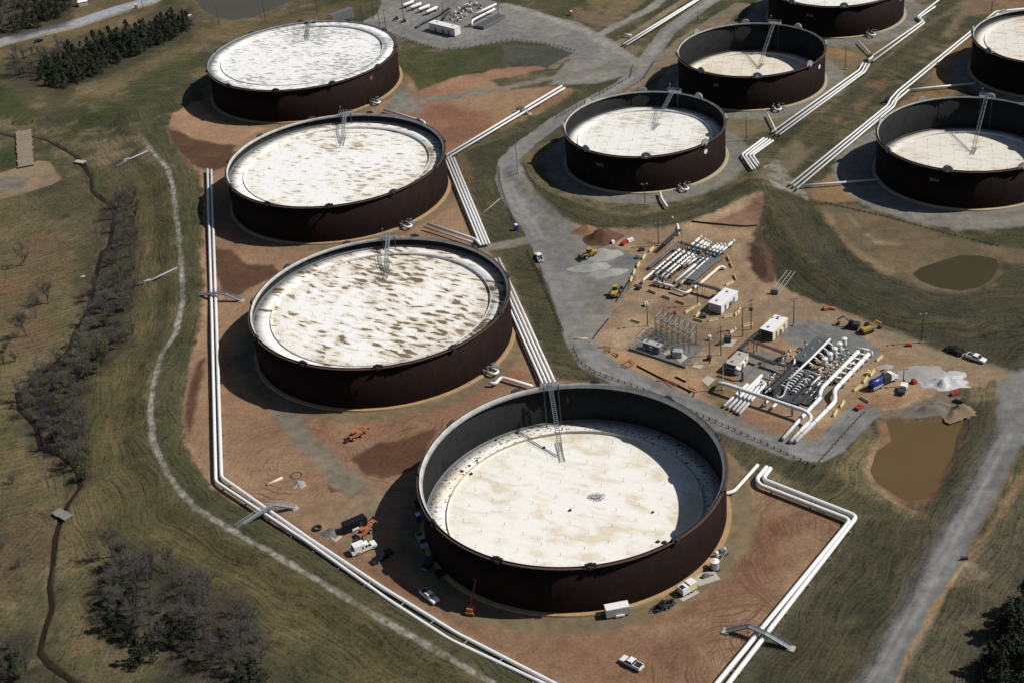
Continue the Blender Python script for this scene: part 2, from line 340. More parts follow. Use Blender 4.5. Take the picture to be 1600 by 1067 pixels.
# --- roads and pads
ROAD1 = [(1135,-15),(1090,15),(1045,48),(1018,85),(1000,112),(975,132),(930,155),(870,190),(822,225),(795,250),(790,280),(805,315),(830,350),(850,385),(870,430),(888,480),(903,530),(925,565),(960,585),(1020,612),(1100,648),(1180,682),(1240,704),(1275,708),(1298,698),(1325,668),(1350,645)]
layer(srgb(140, 137, 131), srgb(124, 122, 118), poly=[(560,38),(590,22),(600,-10),(690,-15),(770,2),(830,18),(905,35),(965,68),(1000,98),(985,116),(930,132),(862,132),(872,112),(900,84),(850,69),(800,63),(735,75),(690,79),(645,66),(610,54)], feather=2, warp=1.2, tex=GRAV, name='gravel_pad')
layer(srgb(134, 126, 112), srgb(124, 118, 106), line=[(640,160),(700,153),(780,140),(850,125),(920,112),(990,104)], w=6, feather=3, warp=2, tex=GRAV, name='gravel_track')
layer(srgb(138, 134, 126), srgb(120, 118, 112), poly=[(798,230),(835,300),(880,338),(922,360),(960,388),(1000,398),(992,420),(978,458),(952,498),(925,540),(905,560),(892,535),(872,480),(848,415),(828,378),(800,325),(782,285),(785,255)], feather=1.8, warp=1.2, tex=GRAV, name='gravel_pad')
layer(srgb(134, 128, 116), srgb(122, 116, 104), line=[(748,390),(790,383),(850,370)], w=6, feather=2, warp=1.3, tex=GRAV, name='gravel_track')
layer(srgb(146, 132, 110), srgb(132, 118, 98), poly=[(1018,98),(1060,60),(1150,5),(1175,8),(1100,60),(1060,95),(1030,115),(990,142),(960,150)], feather=2.5, warp=2, tex=(0, .5, .5, 0), a=.7)
layer(srgb(136, 134, 130), srgb(122, 121, 119), line=ROAD1, w=8., feather=1.0, warp=.8, tex=GRAV, name='gravel_road')
layer(srgb(162, 158, 150), srgb(146, 142, 136), line=ROAD1[:7], w=3.2, feather=2.5, warp=.8, tex=GRAV, a=.6)
layer(srgb(162, 158, 150), srgb(142, 138, 130), line=[(790,8),(850,25),(910,48),(960,75),(1000,100)], w=5, feather=2.5, warp=1, tex=GRAV, a=.8)
layer(srgb(150, 146, 138), srgb(136, 132, 124), line=[(930,58),(975,35),(1020,12),(1050,-15)], w=5, feather=2, warp=1, tex=GRAV, name='gravel_track')
for dx in (-6, 6): layer(srgb(154, 152, 147), line=[(x+dx, y) for x, y in ROAD1[10:20]], w=1.2, feather=1.6, warp=.4, tex=GRAV, a=.5)
for o in (-2, 2): layer(srgb(150, 148, 143), line=[(x-o, y+o*1.6) for x, y in ROAD1[18:24]], w=1., feather=1.4, warp=.3, tex=GRAV, a=.5)
layer(srgb(168, 165, 160), srgb(130, 128, 124), poly=[(905,410),(915,395),(935,392),(955,398),(960,408),(945,418),(968,425),(965,438),(940,440),(915,425)], feather=3, warp=3, tex=GRAV, a=.7, sc_=3)
layer(srgb(120, 121, 122), srgb(112, 113, 114), poly=[(950,400),(1000,400),(985,430),(965,420)], feather=2, warp=1.5, tex=GRAV, a=.8)
HWY = [(-60,92),(0,66),(60,50),(120,36),(180,16),(235,0),(300,-30)]
layer(srgb(158, 162, 166), srgb(144, 148, 152), line=HWY, w=11, feather=1.5, warp=.5, tex=(0, 0, .6, 0), name='access_road')
layer(srgb(180, 172, 155), srgb(150, 138, 115), line=[(x+4, y+6) for x, y in HWY], w=2.5, feather=2, warp=1, tex=GRAV, a=.7)
ROADR = [(1350,1095),(1366,1067),(1424,960),(1482,850),(1535,750),(1572,680),(1596,600),(1625,560)]
layer(srgb(134, 118, 96), srgb(120, 106, 88), line=ROADR, w=11.5, feather=1.5, warp=1., tex=GRAV, a=.6)
layer(srgb(128, 128, 126), srgb(112, 112, 111), line=ROADR, w=9.8, feather=1.0, warp=.5, tex=GRAV, name='gravel_road')
layer(srgb(132, 130, 126), srgb(120, 118, 114), poly=[(1555,590),(1620,580),(1620,700),(1570,680),(1560,640)], feather=2, warp=1, tex=GRAV, name='gravel_road')
for o in (-9, 6): layer(srgb(152, 151, 148), line=[(x+o, y) for x, y in ROADR[:6]], w=1.3, feather=1.8, warp=.3, tex=GRAV, a=.6)
layer(srgb(104, 103, 100), line=[(x+30, y) for x, y in ROADR[:5]], w=1.2, feather=1.6, warp=.5, tex=GRAV, a=.5)
layer(srgb(168, 144, 108), srgb(136, 114, 84), line=[(1395,1080),(1425,1010),(1470,935),(1503,885)], w=1.3, feather=1., warp=1., tex=SOIL, name='bare_earth')
layer(srgb(150, 122, 92), srgb(120, 100, 76), line=[(1525,868),(1560,810),(1600,745),(1625,700)], w=2.5, feather=2, warp=1.5, tex=SOIL, a=.8)
layer(srgb(166, 150, 124), srgb(120, 108, 90), poly=[(1500,876),(1522,878),(1548,900),(1535,908),(1510,902)], feather=1, warp=1.2, tex=(0, 0, 1, 0), sc_=2)
# --- right-hand side: bank grass, corridor, tank aprons
layer(*DKGREEN, poly=[(1190,290),(1240,300),(1290,350),(1340,405),(1420,445),(1500,460),(1580,440),(1640,420),(1640,575),(1560,580),(1450,540),(1360,490),(1270,470),(1215,440),(1195,390),(1188,330)], feather=4, warp=2, tex=GRASS, a=.9)
layer(srgb(100, 90, 60), srgb(84, 80, 52), line=[(1190,300),(1240,370),(1280,430),(1330,470),(1420,500),(1560,510)], w=4, feather=7, warp=4, tex=GRASS, a=.5)
layer(*GREEN, poly=[(820,270),(840,292),(900,318),(980,338),(1060,325),(1130,300),(1170,290),(1160,320),(1100,342),(1050,355),(960,358),(920,355),(880,335),(840,300)], feather=2.5, warp=1.5, tex=GRASS, a=.9)
layer(srgb(118, 106, 84), srgb(104, 94, 74), line=[(1620,-60),(1500,20),(1420,75),(1340,150),(1270,215),(1200,280)], w=11, feather=4, warp=2, tex=SOIL, a=.9)
layer(*GREEN, poly=[(1500,15),(1470,60),(1410,110),(1345,170),(1290,225),(1262,235),(1245,215),(1300,165),(1370,105),(1450,40)], feather=4, warp=2, tex=GRASS, a=.9)
for P in ([(1352,128),(1385,125),(1375,140),(1350,138)], [(1332,165),(1360,148),(1358,162),(1335,178)], [(1300,185),(1318,178),(1310,200)]):
    layer(srgb(132, 96, 74), srgb(112, 88, 66), poly=P, feather=4, warp=4, tex=SOIL, a=.5)
layer(srgb(112, 102, 80), srgb(124, 110, 84), poly=[(1130,100),(1290,80),(1420,10),(1460,5),(1400,70),(1330,120),(1270,170),(1210,205),(1160,215),(1140,240),(1120,190)], feather=4, warp=3, tex=(0, .5, .4, 0), a=.85)
layer(srgb(150, 120, 86), srgb(130, 104, 74), poly=[(1290,72),(1330,82),(1355,92),(1330,98),(1290,88)], feather=2, warp=2, tex=SOIL, a=.8)
layer(srgb(150, 118, 84), srgb(138, 110, 80), poly=[(1255,298),(1290,280),(1320,255),(1350,232),(1375,250),(1400,300),(1360,315),(1310,318),(1275,312)], feather=3, warp=2, tex=SOIL, a=.85)
layer(srgb(150, 118, 84), srgb(126, 104, 74), poly=[(1480,70),(1520,60),(1540,110),(1470,170),(1400,190),(1390,180),(1450,130)], feather=4, warp=3, tex=SOIL, a=.6)
for k, e in (('e', 9), ('f', 9), ('g', 10), ('h', 15), ('i', 7)):
    x, y, r = TANKS[k]; layer(srgb(134, 130, 120), srgb(120, 117, 108), disc=(x, y, r+e), feather=3, warp=2, tex=GRAV, name='gravel_apron')
layer(srgb(112, 96, 73), srgb(98, 86, 66), poly=[(1275,322),(1330,318),(1400,340),(1480,368),(1550,385),(1620,390),(1620,415),(1568,412),(1556,440),(1510,460),(1450,455),(1415,440),(1370,425),(1335,398),(1305,365)], feather=3, warp=2, tex=(0, .5, .1, 0), name='bare_earth')
layer(srgb(142, 120, 90), srgb(124, 104, 78), poly=[(1285,330),(1300,335),(1320,370),(1345,390),(1400,425),(1390,435),(1340,405),(1305,365)], feather=2, warp=2, tex=SOIL, a=.8)
layer(srgb(150, 130, 102), line=[(1325,335),(1345,360),(1370,378),(1400,382)], w=.8, feather=2., warp=2.5, tex=SOIL, a=.6)
layer(srgb(150, 142, 128), srgb(104, 98, 88), poly=[(1195,262),(1215,250),(1240,285),(1265,300),(1262,312),(1230,300),(1205,290)], feather=2, warp=1.5, tex=GRAV, sc_=1.6)
# --- pump-station site
layer(*SITE, poly=[(878,342),(925,358),(985,360),(1040,356),(1100,340),(1165,306),(1192,300),(1188,330),(1178,368),(1192,400),(1212,440),(1262,468),(1330,488),(1400,528),(1440,543),(1540,572),(1560,590),(1540,605),(1490,605),(1470,630),(1400,642),(1352,640),(1322,664),(1280,692),(1235,692),(1150,662),(1060,622),(960,578),(918,556),(925,530),(955,498),(982,455),(1002,402),(960,388),(920,362)], feather=2, warp=1.8, tex=(0, .8, .1, 0), name='bare_earth', sc_=9)
layer(srgb(138, 104, 80), srgb(122, 92, 72), poly=[(1150,330),(1190,305),(1186,335),(1180,365),(1150,360),(1110,350)], feather=3, warp=3, tex=SOIL, a=.8)
layer(srgb(72, 52, 42), srgb(56, 44, 36), poly=[(1168,382),(1180,375),(1192,392),(1206,425),(1205,442),(1185,435),(1170,420)], feather=2.5, warp=2, tex=SOIL)
layer(srgb(104, 72, 56), srgb(92, 64, 52), line=[(1190,375),(1202,400),(1205,425),(1195,440)], w=2, feather=2, warp=1, tex=SOIL, a=.8)
layer(srgb(132, 118, 98), srgb(146, 126, 100), line=[(960,478),(1020,485),(1080,500),(1130,505),(1200,480),(1270,485),(1350,510),(1440,548),(1560,585)], w=7, feather=3, warp=1.5, tex=(0, .6, .4, 0), a=.9, name='dirt_road')
layer(srgb(128, 126, 122), srgb(112, 111, 109), poly=[(1210,520),(1240,500),(1290,503),(1340,520),(1375,545),(1372,560),(1340,570),(1300,560),(1250,545)], feather=1.5, warp=1, tex=GRAV, name='gravel_pad')
layer(srgb(132, 128, 118), srgb(116, 112, 104), poly=[(1160,560),(1190,545),(1240,560),(1300,600),(1280,640),(1230,625),(1180,610),(1150,600)], feather=2, warp=1, tex=GRAV, a=.85)
layer(srgb(124, 122, 112), srgb(110, 108, 100), poly=[(983,544),(1025,513),(1102,541),(1071,574)], feather=.8, warp=.4, tex=GRAV, name='gravel_pad')
layer(srgb(132, 112, 88), srgb(114, 96, 76), poly=[(1040,520),(1100,505),(1130,520),(1120,545),(1100,540)], feather=3, warp=2, tex=SOIL, a=.6)
layer(srgb(176, 142, 106), srgb(156, 122, 92), poly=[(925,555),(985,550),(1060,580),(1110,600),(1090,612),(1000,580),(940,565)], feather=2, warp=1.5, tex=SOIL, a=.8)
layer(srgb(130, 126, 116), srgb(112, 110, 102), poly=[(1275,700),(1300,690),(1345,640),(1330,640),(1310,655)], feather=2, warp=1, tex=GRAV, a=.8)
layer(srgb(108, 100, 88), srgb(124, 108, 88), poly=[(1350,648),(1400,640),(1445,622),(1480,610),(1500,625),(1505,650),(1470,650),(1430,655),(1385,652)], feather=2, warp=2, tex=SOIL)
layer(srgb(122, 92, 72), srgb(108, 84, 66), poly=[(1366,655),(1400,655),(1450,655),(1500,648),(1515,640),(1508,690),(1480,740),(1462,775),(1440,795),(1405,785),(1362,755),(1355,735),(1370,700),(1378,685)], feather=1.8, warp=1.2, tex=(0, .4, .2, 0), name='bare_earth')
layer(srgb(160, 138, 108), srgb(140, 120, 94), line=[(1368,690),(1355,730),(1360,755),(1400,785),(1430,800)], w=1.8, feather=1.6, warp=1, tex=SOIL, a=.8)
layer(srgb(122, 108, 80), srgb(100, 92, 64), poly=[(1300,740),(1350,650),(1372,690),(1352,735),(1362,762),(1410,795),(1440,800),(1425,812),(1370,785)], feather=4, warp=3, tex=GRASS, a=.7)
layer(*DKGREEN, poly=[(1500,640),(1560,620),(1562,660),(1535,735),(1480,835),(1420,945),(1350,1067),(1150,1080),(1200,1010),(1350,815),(1440,805),(1475,760),(1500,690)], feather=4, warp=2, tex=GRASS, a=.8)
layer(srgb(76, 72, 58), srgb(64, 62, 48), poly=[(1350,820),(1342,850),(1200,1030),(1180,1067),(1140,1067),(1260,910),(1335,815)], feather=4, warp=2, tex=GRASS, a=.8, sc_=3)
layer(srgb(74, 70, 56), srgb(88, 80, 62), poly=[(1640,700),(1530,860),(1430,1040),(1400,1100),(1640,1100)], feather=4, warp=2, tex=GRASS, a=.75, sc_=5)
layer(srgb(136, 134, 130), srgb(120, 119, 117), line=[(x+1, y-3) for x, y in ROAD1[13:]], w=9.2, feather=1.0, warp=.6, tex=GRAV, name='gravel_road')
for o in (-2, 2): layer(srgb(152, 150, 146), line=[(x-o, y+o*1.6) for x, y in ROAD1[16:24]], w=1.1, feather=1.4, warp=.3, tex=GRAV, a=.5)
for P, c in (([(950,520),(1000,505),(1020,515),(985,540),(960,545)], srgb(176, 152, 122)), ([(1020,480),(1060,478),(1080,490),(1050,500),(1020,495)], srgb(128, 106, 84)), ([(1120,600),(1180,640),(1240,670),(1220,680),(1150,655),(1110,625)], srgb(142, 104, 80)), ([(1330,600),(1380,615),(1450,612),(1400,635),(1340,630)], srgb(154, 116, 88)), ([(1010,400),(1050,375),(1130,372),(1150,400),(1100,450),(1050,455),(1005,440)], srgb(140, 116, 92)), ([(1130,440),(1180,440),(1200,480),(1160,500),(1130,490)], srgb(150, 126, 100)), ([(1100,590),(1130,592),(1150,640),(1120,640),(1095,612)], srgb(104, 98, 66))):
    layer(c, c*.8, poly=P, feather=4, warp=4, tex=SOIL, a=.75, sc_=4)
# --- top right
layer(srgb(136, 112, 82), srgb(112, 96, 70), poly=[(880,-20),(1040,-20),(990,15),(930,10)], feather=3, warp=2, tex=SOFT, a=.8)
layer(srgb(120, 96, 78), srgb(104, 92, 72), poly=[(890,20),(930,18),(960,30),(930,38),(900,32)], feather=2, warp=2, tex=SOFT, a=.7)
layer(srgb(140, 112, 84), srgb(118, 96, 74), poly=[(1500,-20),(1640,-20),(1640,20),(1545,25),(1510,25)], feather=3, warp=2, tex=SOIL, a=.7)
layer(srgb(158, 142, 116), srgb(130, 116, 94), line=[(965,68),(975,62),(1090,-12)], w=4, feather=2, warp=1, tex=SOIL, a=.7)
# --- left: clay pad, creek, leaf litter, dike track
layer(srgb(142, 124, 100), srgb(130, 112, 90), poly=[(-30,278),(20,265),(60,252),(78,254),(90,268),(97,280),(80,290),(40,302),(0,312),(-30,318)], feather=1.2, warp=1.2, tex=(0, .6, .2, 0), name='clay_pad')
layer(srgb(112, 108, 104), srgb(120, 114, 104), poly=[(-20,280),(15,275),(42,280),(40,292),(0,300),(-20,304)], feather=2, warp=2, tex=GRAV, a=.8)
LIT = (srgb(64, 58, 49), srgb(48, 46, 38))
for P in ([(160,330),(200,285),(216,300),(216,400),(215,470),(200,540),(160,580),(125,640),(140,740),(120,770),(60,700),(30,640),(60,580),(120,540),(140,470),(150,400)], [(150,900),(200,840),(280,880),(400,950),(440,1067),(260,1080),(230,1010),(150,980)],
          [(0,110),(100,80),(160,60),(300,10),(300,45),(200,100),(100,145),(20,130)], [(-20,-20),(120,-20),(110,40),(20,60),(-20,60)], [(1500,1067),(1540,980),(1620,900),(1620,1090)], [(-30,1000),(40,980),(60,1040),(120,1090),(-30,1090)]):
    layer(*LIT, poly=P, feather=8, warp=5, tex=(.8, .2, 0, 0), a=.85, sc_=6)
layer(srgb(70, 52, 40), srgb(48, 40, 31), line=[tuple(q) for q in []] or [(-30,200),(10,212),(48,214),(105,238),(130,262),(143,300),(177,326),(172,375),(154,410),(138,480),(108,545),(25,615),(55,665),(62,700),(120,735),(105,790),(85,840),(76,915),(80,950),(60,1020),(115,1067),(150,1090)], w=.9, feather=1.3, warp=1.6, tex=(0, .6, 0, .5), a=.65, z=-2, name='creek_bed')
dk, ds, dal = line_dist(X, Y, DIKE)
al = sm(1.25-(dk+WY*.6)/1.15)*(.35+.65*sm((fbm(X, Y, 10, 55)-.25)/.35))*sm((dal-40)/40)
f = sm((fbm(X, Y, 1.5, 56, 2)-.25)/.5)[:, None]
tr = (srgb(112, 108, 96)*(1-f)+srgb(156, 152, 142)*f); rut = (np.abs(np.abs(dk)-.45) < .35)
tr = tr*np.where(rut, 1.25, .7)[:, None]
ALB[:] = ALB*(1-al[:, None])+tr*al[:, None]; TEX[:] = TEX*(1-al[:, None])+np.array(GRAV)*al[:, None]
NAMES.append('dike_track'); IDX[al > .5] = len(NAMES)-1
gvl = TEX[:, 2:3]; sl_ = TEX[:, 1:2]; ALB[:] = ALB*(1-gvl*np.array([[.135, .135, .135]]))*(1-.08*sl_)
# flow coordinates: distance across and along the nearest guide, for mowing rows
guides = [DIKE, G(ROADR)[:, :2], BERM2, BERM1, G([(330,270),(200,180),(100,240),(0,330)])[:, :2]]
best = np.full(NVX, 1e9); FL = np.zeros((NVX, 3))
for i, g in enumerate(guides):
    d, s, l = line_dist(X, Y, g); k = d+(0 if i < 4 else 15); k = np.where((i == 0) & (s < 0) & (d > 34), k+400, k); d = d+(fbm(X, Y, 16, 77, 2)-.5)*7*(i != 4); m = k < best
    best[m] = k[m]; l = l*(14. if i == 4 else 1.)
    FL[m] = np.stack([d*s+i*311, l, np.full(NVX, i*7.)], 1)[m]
# the shader that dresses every patch of ground from these surveyed attributes
def ground_mat():
    m, t, b, N = nodes('ground_cover')
    A = N('Attribute', attribute_name='albedo'); T = N('Attribute', attribute_name='texmix'); FLO = N('Attribute', attribute_name='flow'); tc = N('TexCoord')
    sep = N('SeparateColor'); t.links.new(T.outputs['Color'], sep.inputs[0]); gr, so_, gv = sep.outputs[0], sep.outputs[1], sep.outputs[2]; wet = T.outputs['Alpha']
    ob = tc.outputs['Object']; col = A.outputs['Color']
    nf = noise(t, ob, 1.1, 8, .72); nm = noise(t, ob, .28, 6, .65); nc = noise(t, ob, 3.2, 4, .7)
    # grass: clumps and mowing rows
    st = noise(t, mapping(t, FLO.outputs['Vector'], (.55, .035, 1)), 1., 6, .72); st2 = noise(t, mapping(t, FLO.outputs['Vector'], (1.6, .06, 1)), 1., 3, .6)
    g1 = math_(t, 'MULTIPLY', ramp(t, st, .3, .7), gr, True)
    k = math_(t, 'ADD', math_(t, 'MULTIPLY', nf, 1.0), math_(t, 'MULTIPLY', st2, .8)); k = ramp(t, math_(t, 'ADD', k, math_(t, 'MULTIPLY', math_(t, 'SUBTRACT', nm, .5), .6)), .66, 1.14)
    gcol = mixc(t, k, tuple([.36]*3), tuple([1.7]*3)); gcol = mixc(t, 1., col, gcol, 'MULTIPLY')
    straw = mixc(t, math_(t, 'MULTIPLY', ramp(t, st, .56, .72), math_(t, 'MULTIPLY', ramp(t, nf, .35, .65), .6), True), gcol, tuple(srgb(128, 114, 82)))
    straw = mixc(t, math_(t, 'MULTIPLY', ramp(t, math_(t, 'ADD', nm, math_(t, 'MULTIPLY', nf, .5)), .82, 1.0), .55, True), straw, tuple(srgb(44, 50, 27)))
    # soil: blotches, tyre arcs
    s1 = mixc(t, ramp(t, math_(t, 'ADD', nm, math_(t, 'MULTIPLY', nf, .35)), .4, .95), tuple([.72]*3), tuple([1.22]*3)); scol = mixc(t, 1., col, s1, 'MULTIPLY')
    trk = None
    for cx, cy, sd_, fr, lo in ((84, 312, 3.7, .75, .54), (66, 268, 9.1, .7, .56), (48, 262, 14.3, .8, .57), (90, 322, 21.9, .95, .54), (-68, 365, 31.3, .8, .59), (-42, 388, 44.7, .9, .6), (-30, 370, 52.1, .7, .6), (76, 300, 61.7, .6, .56)):
        wp = N('VectorMath', operation='MULTIPLY_ADD'); nz = N('TexNoise'); nz.inputs['Scale'].default_value = .06; nz.inputs['Detail'].default_value = 2; t.links.new(mapping(t, ob, (1, 1, 1), loc=(sd_, 0, 0)), nz.inputs['Vector'])
        t.links.new(nz.outputs['Color'], wp.inputs[0]); wp.inputs[1].default_value = (9, 9, 0); t.links.new(mapping(t, ob, (1, 1, 0), loc=(-cx-4.5, -cy-4.5, 0)), wp.inputs[2])
        ln = N('VectorMath', operation='LENGTH'); t.links.new(wp.outputs[0], ln.inputs[0]); nv = N('VectorMath', operation='NORMALIZE'); t.links.new(wp.outputs[0], nv.inputs[0])
        vv_ = N('VectorMath', operation='MULTIPLY_ADD'); t.links.new(nv.outputs[0], vv_.inputs[0]); vv_.inputs[1].default_value = (.9, .9, 0)
        cb = N('CombineXYZ'); t.links.new(math_(t, 'MULTIPLY', ln.outputs['Value'], fr*2.1), cb.inputs[2]); cb.inputs[0].default_value = sd_; t.links.new(cb.outputs[0], vv_.inputs[2])
        k = ramp(t, noise(t, vv_.outputs[0], 1.6, 1., .4), lo, lo+.05)
        k = math_(t, 'MULTIPLY', k, ramp(t, ln.outputs['Value'], 34, 22), True)
        trk = k if trk is None else math_(t, 'MAXIMUM', trk, k)
    trk = math_(t, 'MULTIPLY', trk, ramp(t, nf, .28, .48), True); trk = math_(t, 'MULTIPLY', trk, ramp(t, noise(t, ob, .05, 2), .36, .5), True)
    scol = mixc(t, math_(t, 'MULTIPLY', trk, .68), scol, tuple(srgb(92, 63, 50)))
    cl = ramp(t, nf, .38, .62); scol = mixc(t, 1., scol, mixc(t, cl, tuple([.83]*3), tuple([1.16]*3)), 'MULTIPLY')
    # gravel
    gk = mixc(t, ramp(t, math_(t, 'ADD', math_(t, 'ADD', math_(t, 'MULTIPLY', nc, .5), nm), math_(t, 'MULTIPLY', st, .45)), .84, 1.14), tuple([.78]*3), tuple([1.2]*3)); vcol = mixc(t, 1., col, gk, 'MULTIPLY')
    out = mixc(t, gr, mixc(t, gv, scol, vcol), straw)
    t.links.new(out, b.inputs['Base Color'])
    r = N('MapRange'); t.links.new(wet, r.inputs[0]); r.inputs[3].default_value = .95; r.inputs[4].default_value = .5; t.links.new(r.outputs[0], b.inputs['Roughness'])
    b.inputs['Specular IOR Level'].default_value = .25
    bp = N('Bump'); bp.inputs['Strength'].default_value = .6; bp.inputs['Distance'].default_value = .35
    h = math_(t, 'MULTIPLY', math_(t, 'ADD', nf, math_(t, 'MULTIPLY', nc, .35)), math_(t, 'ADD', math_(t, 'MULTIPLY', gr, 1.), .22)); t.links.new(h, bp.inputs['Height']); t.links.new(bp.outputs[0], b.inputs['Normal'])
    return m
GM = ground_mat()
nx = len(u); ii = np.arange(len(yy)-1)[:, None]*nx+np.arange(nx-1)[None, :]; Q = np.stack([ii, ii+1, ii+nx+1, ii+nx], -1).reshape(-1, 4)
qi = IDX[Q[:, 0]]
VX = np.stack([X, Y, Z], 1)
for k, nm_ in enumerate(NAMES):
    q = Q[qi == k]
    if not len(q): continue
    used, inv = np.unique(q.ravel(), return_inverse=True)
    me = bpy.data.meshes.new(nm_); me.vertices.add(len(used)); me.vertices.foreach_set('co', VX[used].astype(np.float32).ravel())
    me.loops.add(len(inv)); me.loops.foreach_set('vertex_index', inv.astype(np.int32)); me.polygons.add(len(q))
    me.polygons.foreach_set('loop_start', np.arange(0, 4*len(q), 4, dtype=np.int32)); me.polygons.foreach_set('use_smooth', np.ones(len(q), bool)); me.update(calc_edges=True)
    at = me.attributes.new('albedo', 'FLOAT_COLOR', 'POINT'); at.data.foreach_set('color', np.c_[ALB[used], np.ones(len(used))].astype(np.float32).ravel())
    at = me.attributes.new('texmix', 'FLOAT_COLOR', 'POINT'); at.data.foreach_set('color', TEX[used].astype(np.float32).ravel())
    at = me.attributes.new('flow', 'FLOAT_VECTOR', 'POINT'); at.data.foreach_set('vector', FL[used].astype(np.float32).ravel())
    me.materials.append(GM); o = bpy.data.objects.new(nm_, me); COL.objects.link(o); struct(o)
# ---------------------------------------------------------------- water
def water_mat(name, c, rough):
    m, t, b, N = nodes(name); tc = N('TexCoord'); n = noise(t, tc.outputs['Object'], .05, 3)
    t.links.new(mixc(t, n, tuple(c*.85), tuple(c*1.12)), b.inputs['Base Color']); b.inputs['Roughness'].default_value = rough; b.inputs['IOR'].default_value = 1.33
    bp = N('Bump'); bp.inputs['Strength'].default_value = .12; t.links.new(noise(t, tc.outputs['Object'], 1.2), bp.inputs['Height']); t.links.new(bp.outputs[0], b.inputs['Normal']); return m
def grow(P, e):
    c = P.mean(0); d = P-c; return c+d*(1+e/np.linalg.norm(d, axis=1)[:, None])
for (P, dep), nm_, c in zip(PW, ('muddy_pond', 'green_pond', 'far_pond'), (srgb(98, 81, 52), srgb(66, 60, 36), srgb(80, 76, 62))):
    mb = MB(); q = grow(P, 4.); n = len(q); mb.add([(*p, -.75) for p in q]+[(*P.mean(0), -.75)], [(i, (i+1) % n, n) for i in range(n)])
    struct(mb.build(nm_, water_mat(nm_, c, .06)))
mb = MB(); cp = CREEK; vs = []
for i, p in enumerate(cp):
    d = cp[min(i+1, len(cp)-1)]-cp[max(i-1, 0)]; d = d/np.hypot(*d); nrm = np.array([-d[1], d[0]]); z = float(zt(np.array([p[0]]), np.array([p[1]]))[0])+.35
    vs += [(*(p+nrm*.42), z), (*(p-nrm*.42), z)]
mb.add(vs, [(2*i, 2*i+1, 2*i+3, 2*i+2) for i in range(len(cp)-1)])
struct(mb.build('creek', water_mat('creek_water', srgb(44, 33, 25), .25)))
# ================================================================ TANKS
TH = 15.24
def shell_mat(name, c1, c2, courses=True):
    m, t, b, N = nodes(name); tc = N('TexCoord'); ob = tc.outputs['Object']
    v = noise(t, mapping(t, ob, (1.2, 1.2, .09)), 1., 6, .7); n = noise(t, ob, .35, 5, .6)
    col = mixc(t, v, tuple(c1), tuple(c2)); col = mixc(t, math_(t, 'MULTIPLY', ramp(t, n, .45, .7), .6, True), col, tuple(k*.55 for k in c1))
    if courses:
        sp = N('SeparateXYZ'); t.links.new(ob, sp.inputs[0]); fr = math_(t, 'FRACT', math_(t, 'DIVIDE', sp.outputs[2], 2.44))
        ln = ramp(t, math_(t, 'ABSOLUTE', math_(t, 'SUBTRACT', fr, .5)), .475, .5); col = mixc(t, math_(t, 'MULTIPLY', ln, .5), col, tuple(k*.5 for k in c1))
    t.links.new(col, b.inputs['Base Color']); b.inputs['Roughness'].default_value = .75; b.inputs['Specular IOR Level'].default_value = .12; return m
SHELL = shell_mat('weathered_steel_shell', (.0075, .0048, .0048), (.024, .0105, .0075))
INNER = shell_mat('inner_shell', (.013, .0134, .0145), (.025, .0258, .0265))
BANDL = shell_mat('inner_top_coating', (.42, .42, .41), (.62, .62, .60), False)
RIMM = paint('rim_steel', (.085, .048, .036), .6, var=.3)
RINGW = paint('ring_wall', (.40, .26, .13), .85, var=.22, scale=.6, dirt=(.24, .15, .08), dirt_amt=.6)
RINGP = paint('pale_ring_wall', (.42, .34, .22), .85, var=.2, scale=.6, dirt=(.3, .22, .12), dirt_amt=.5)
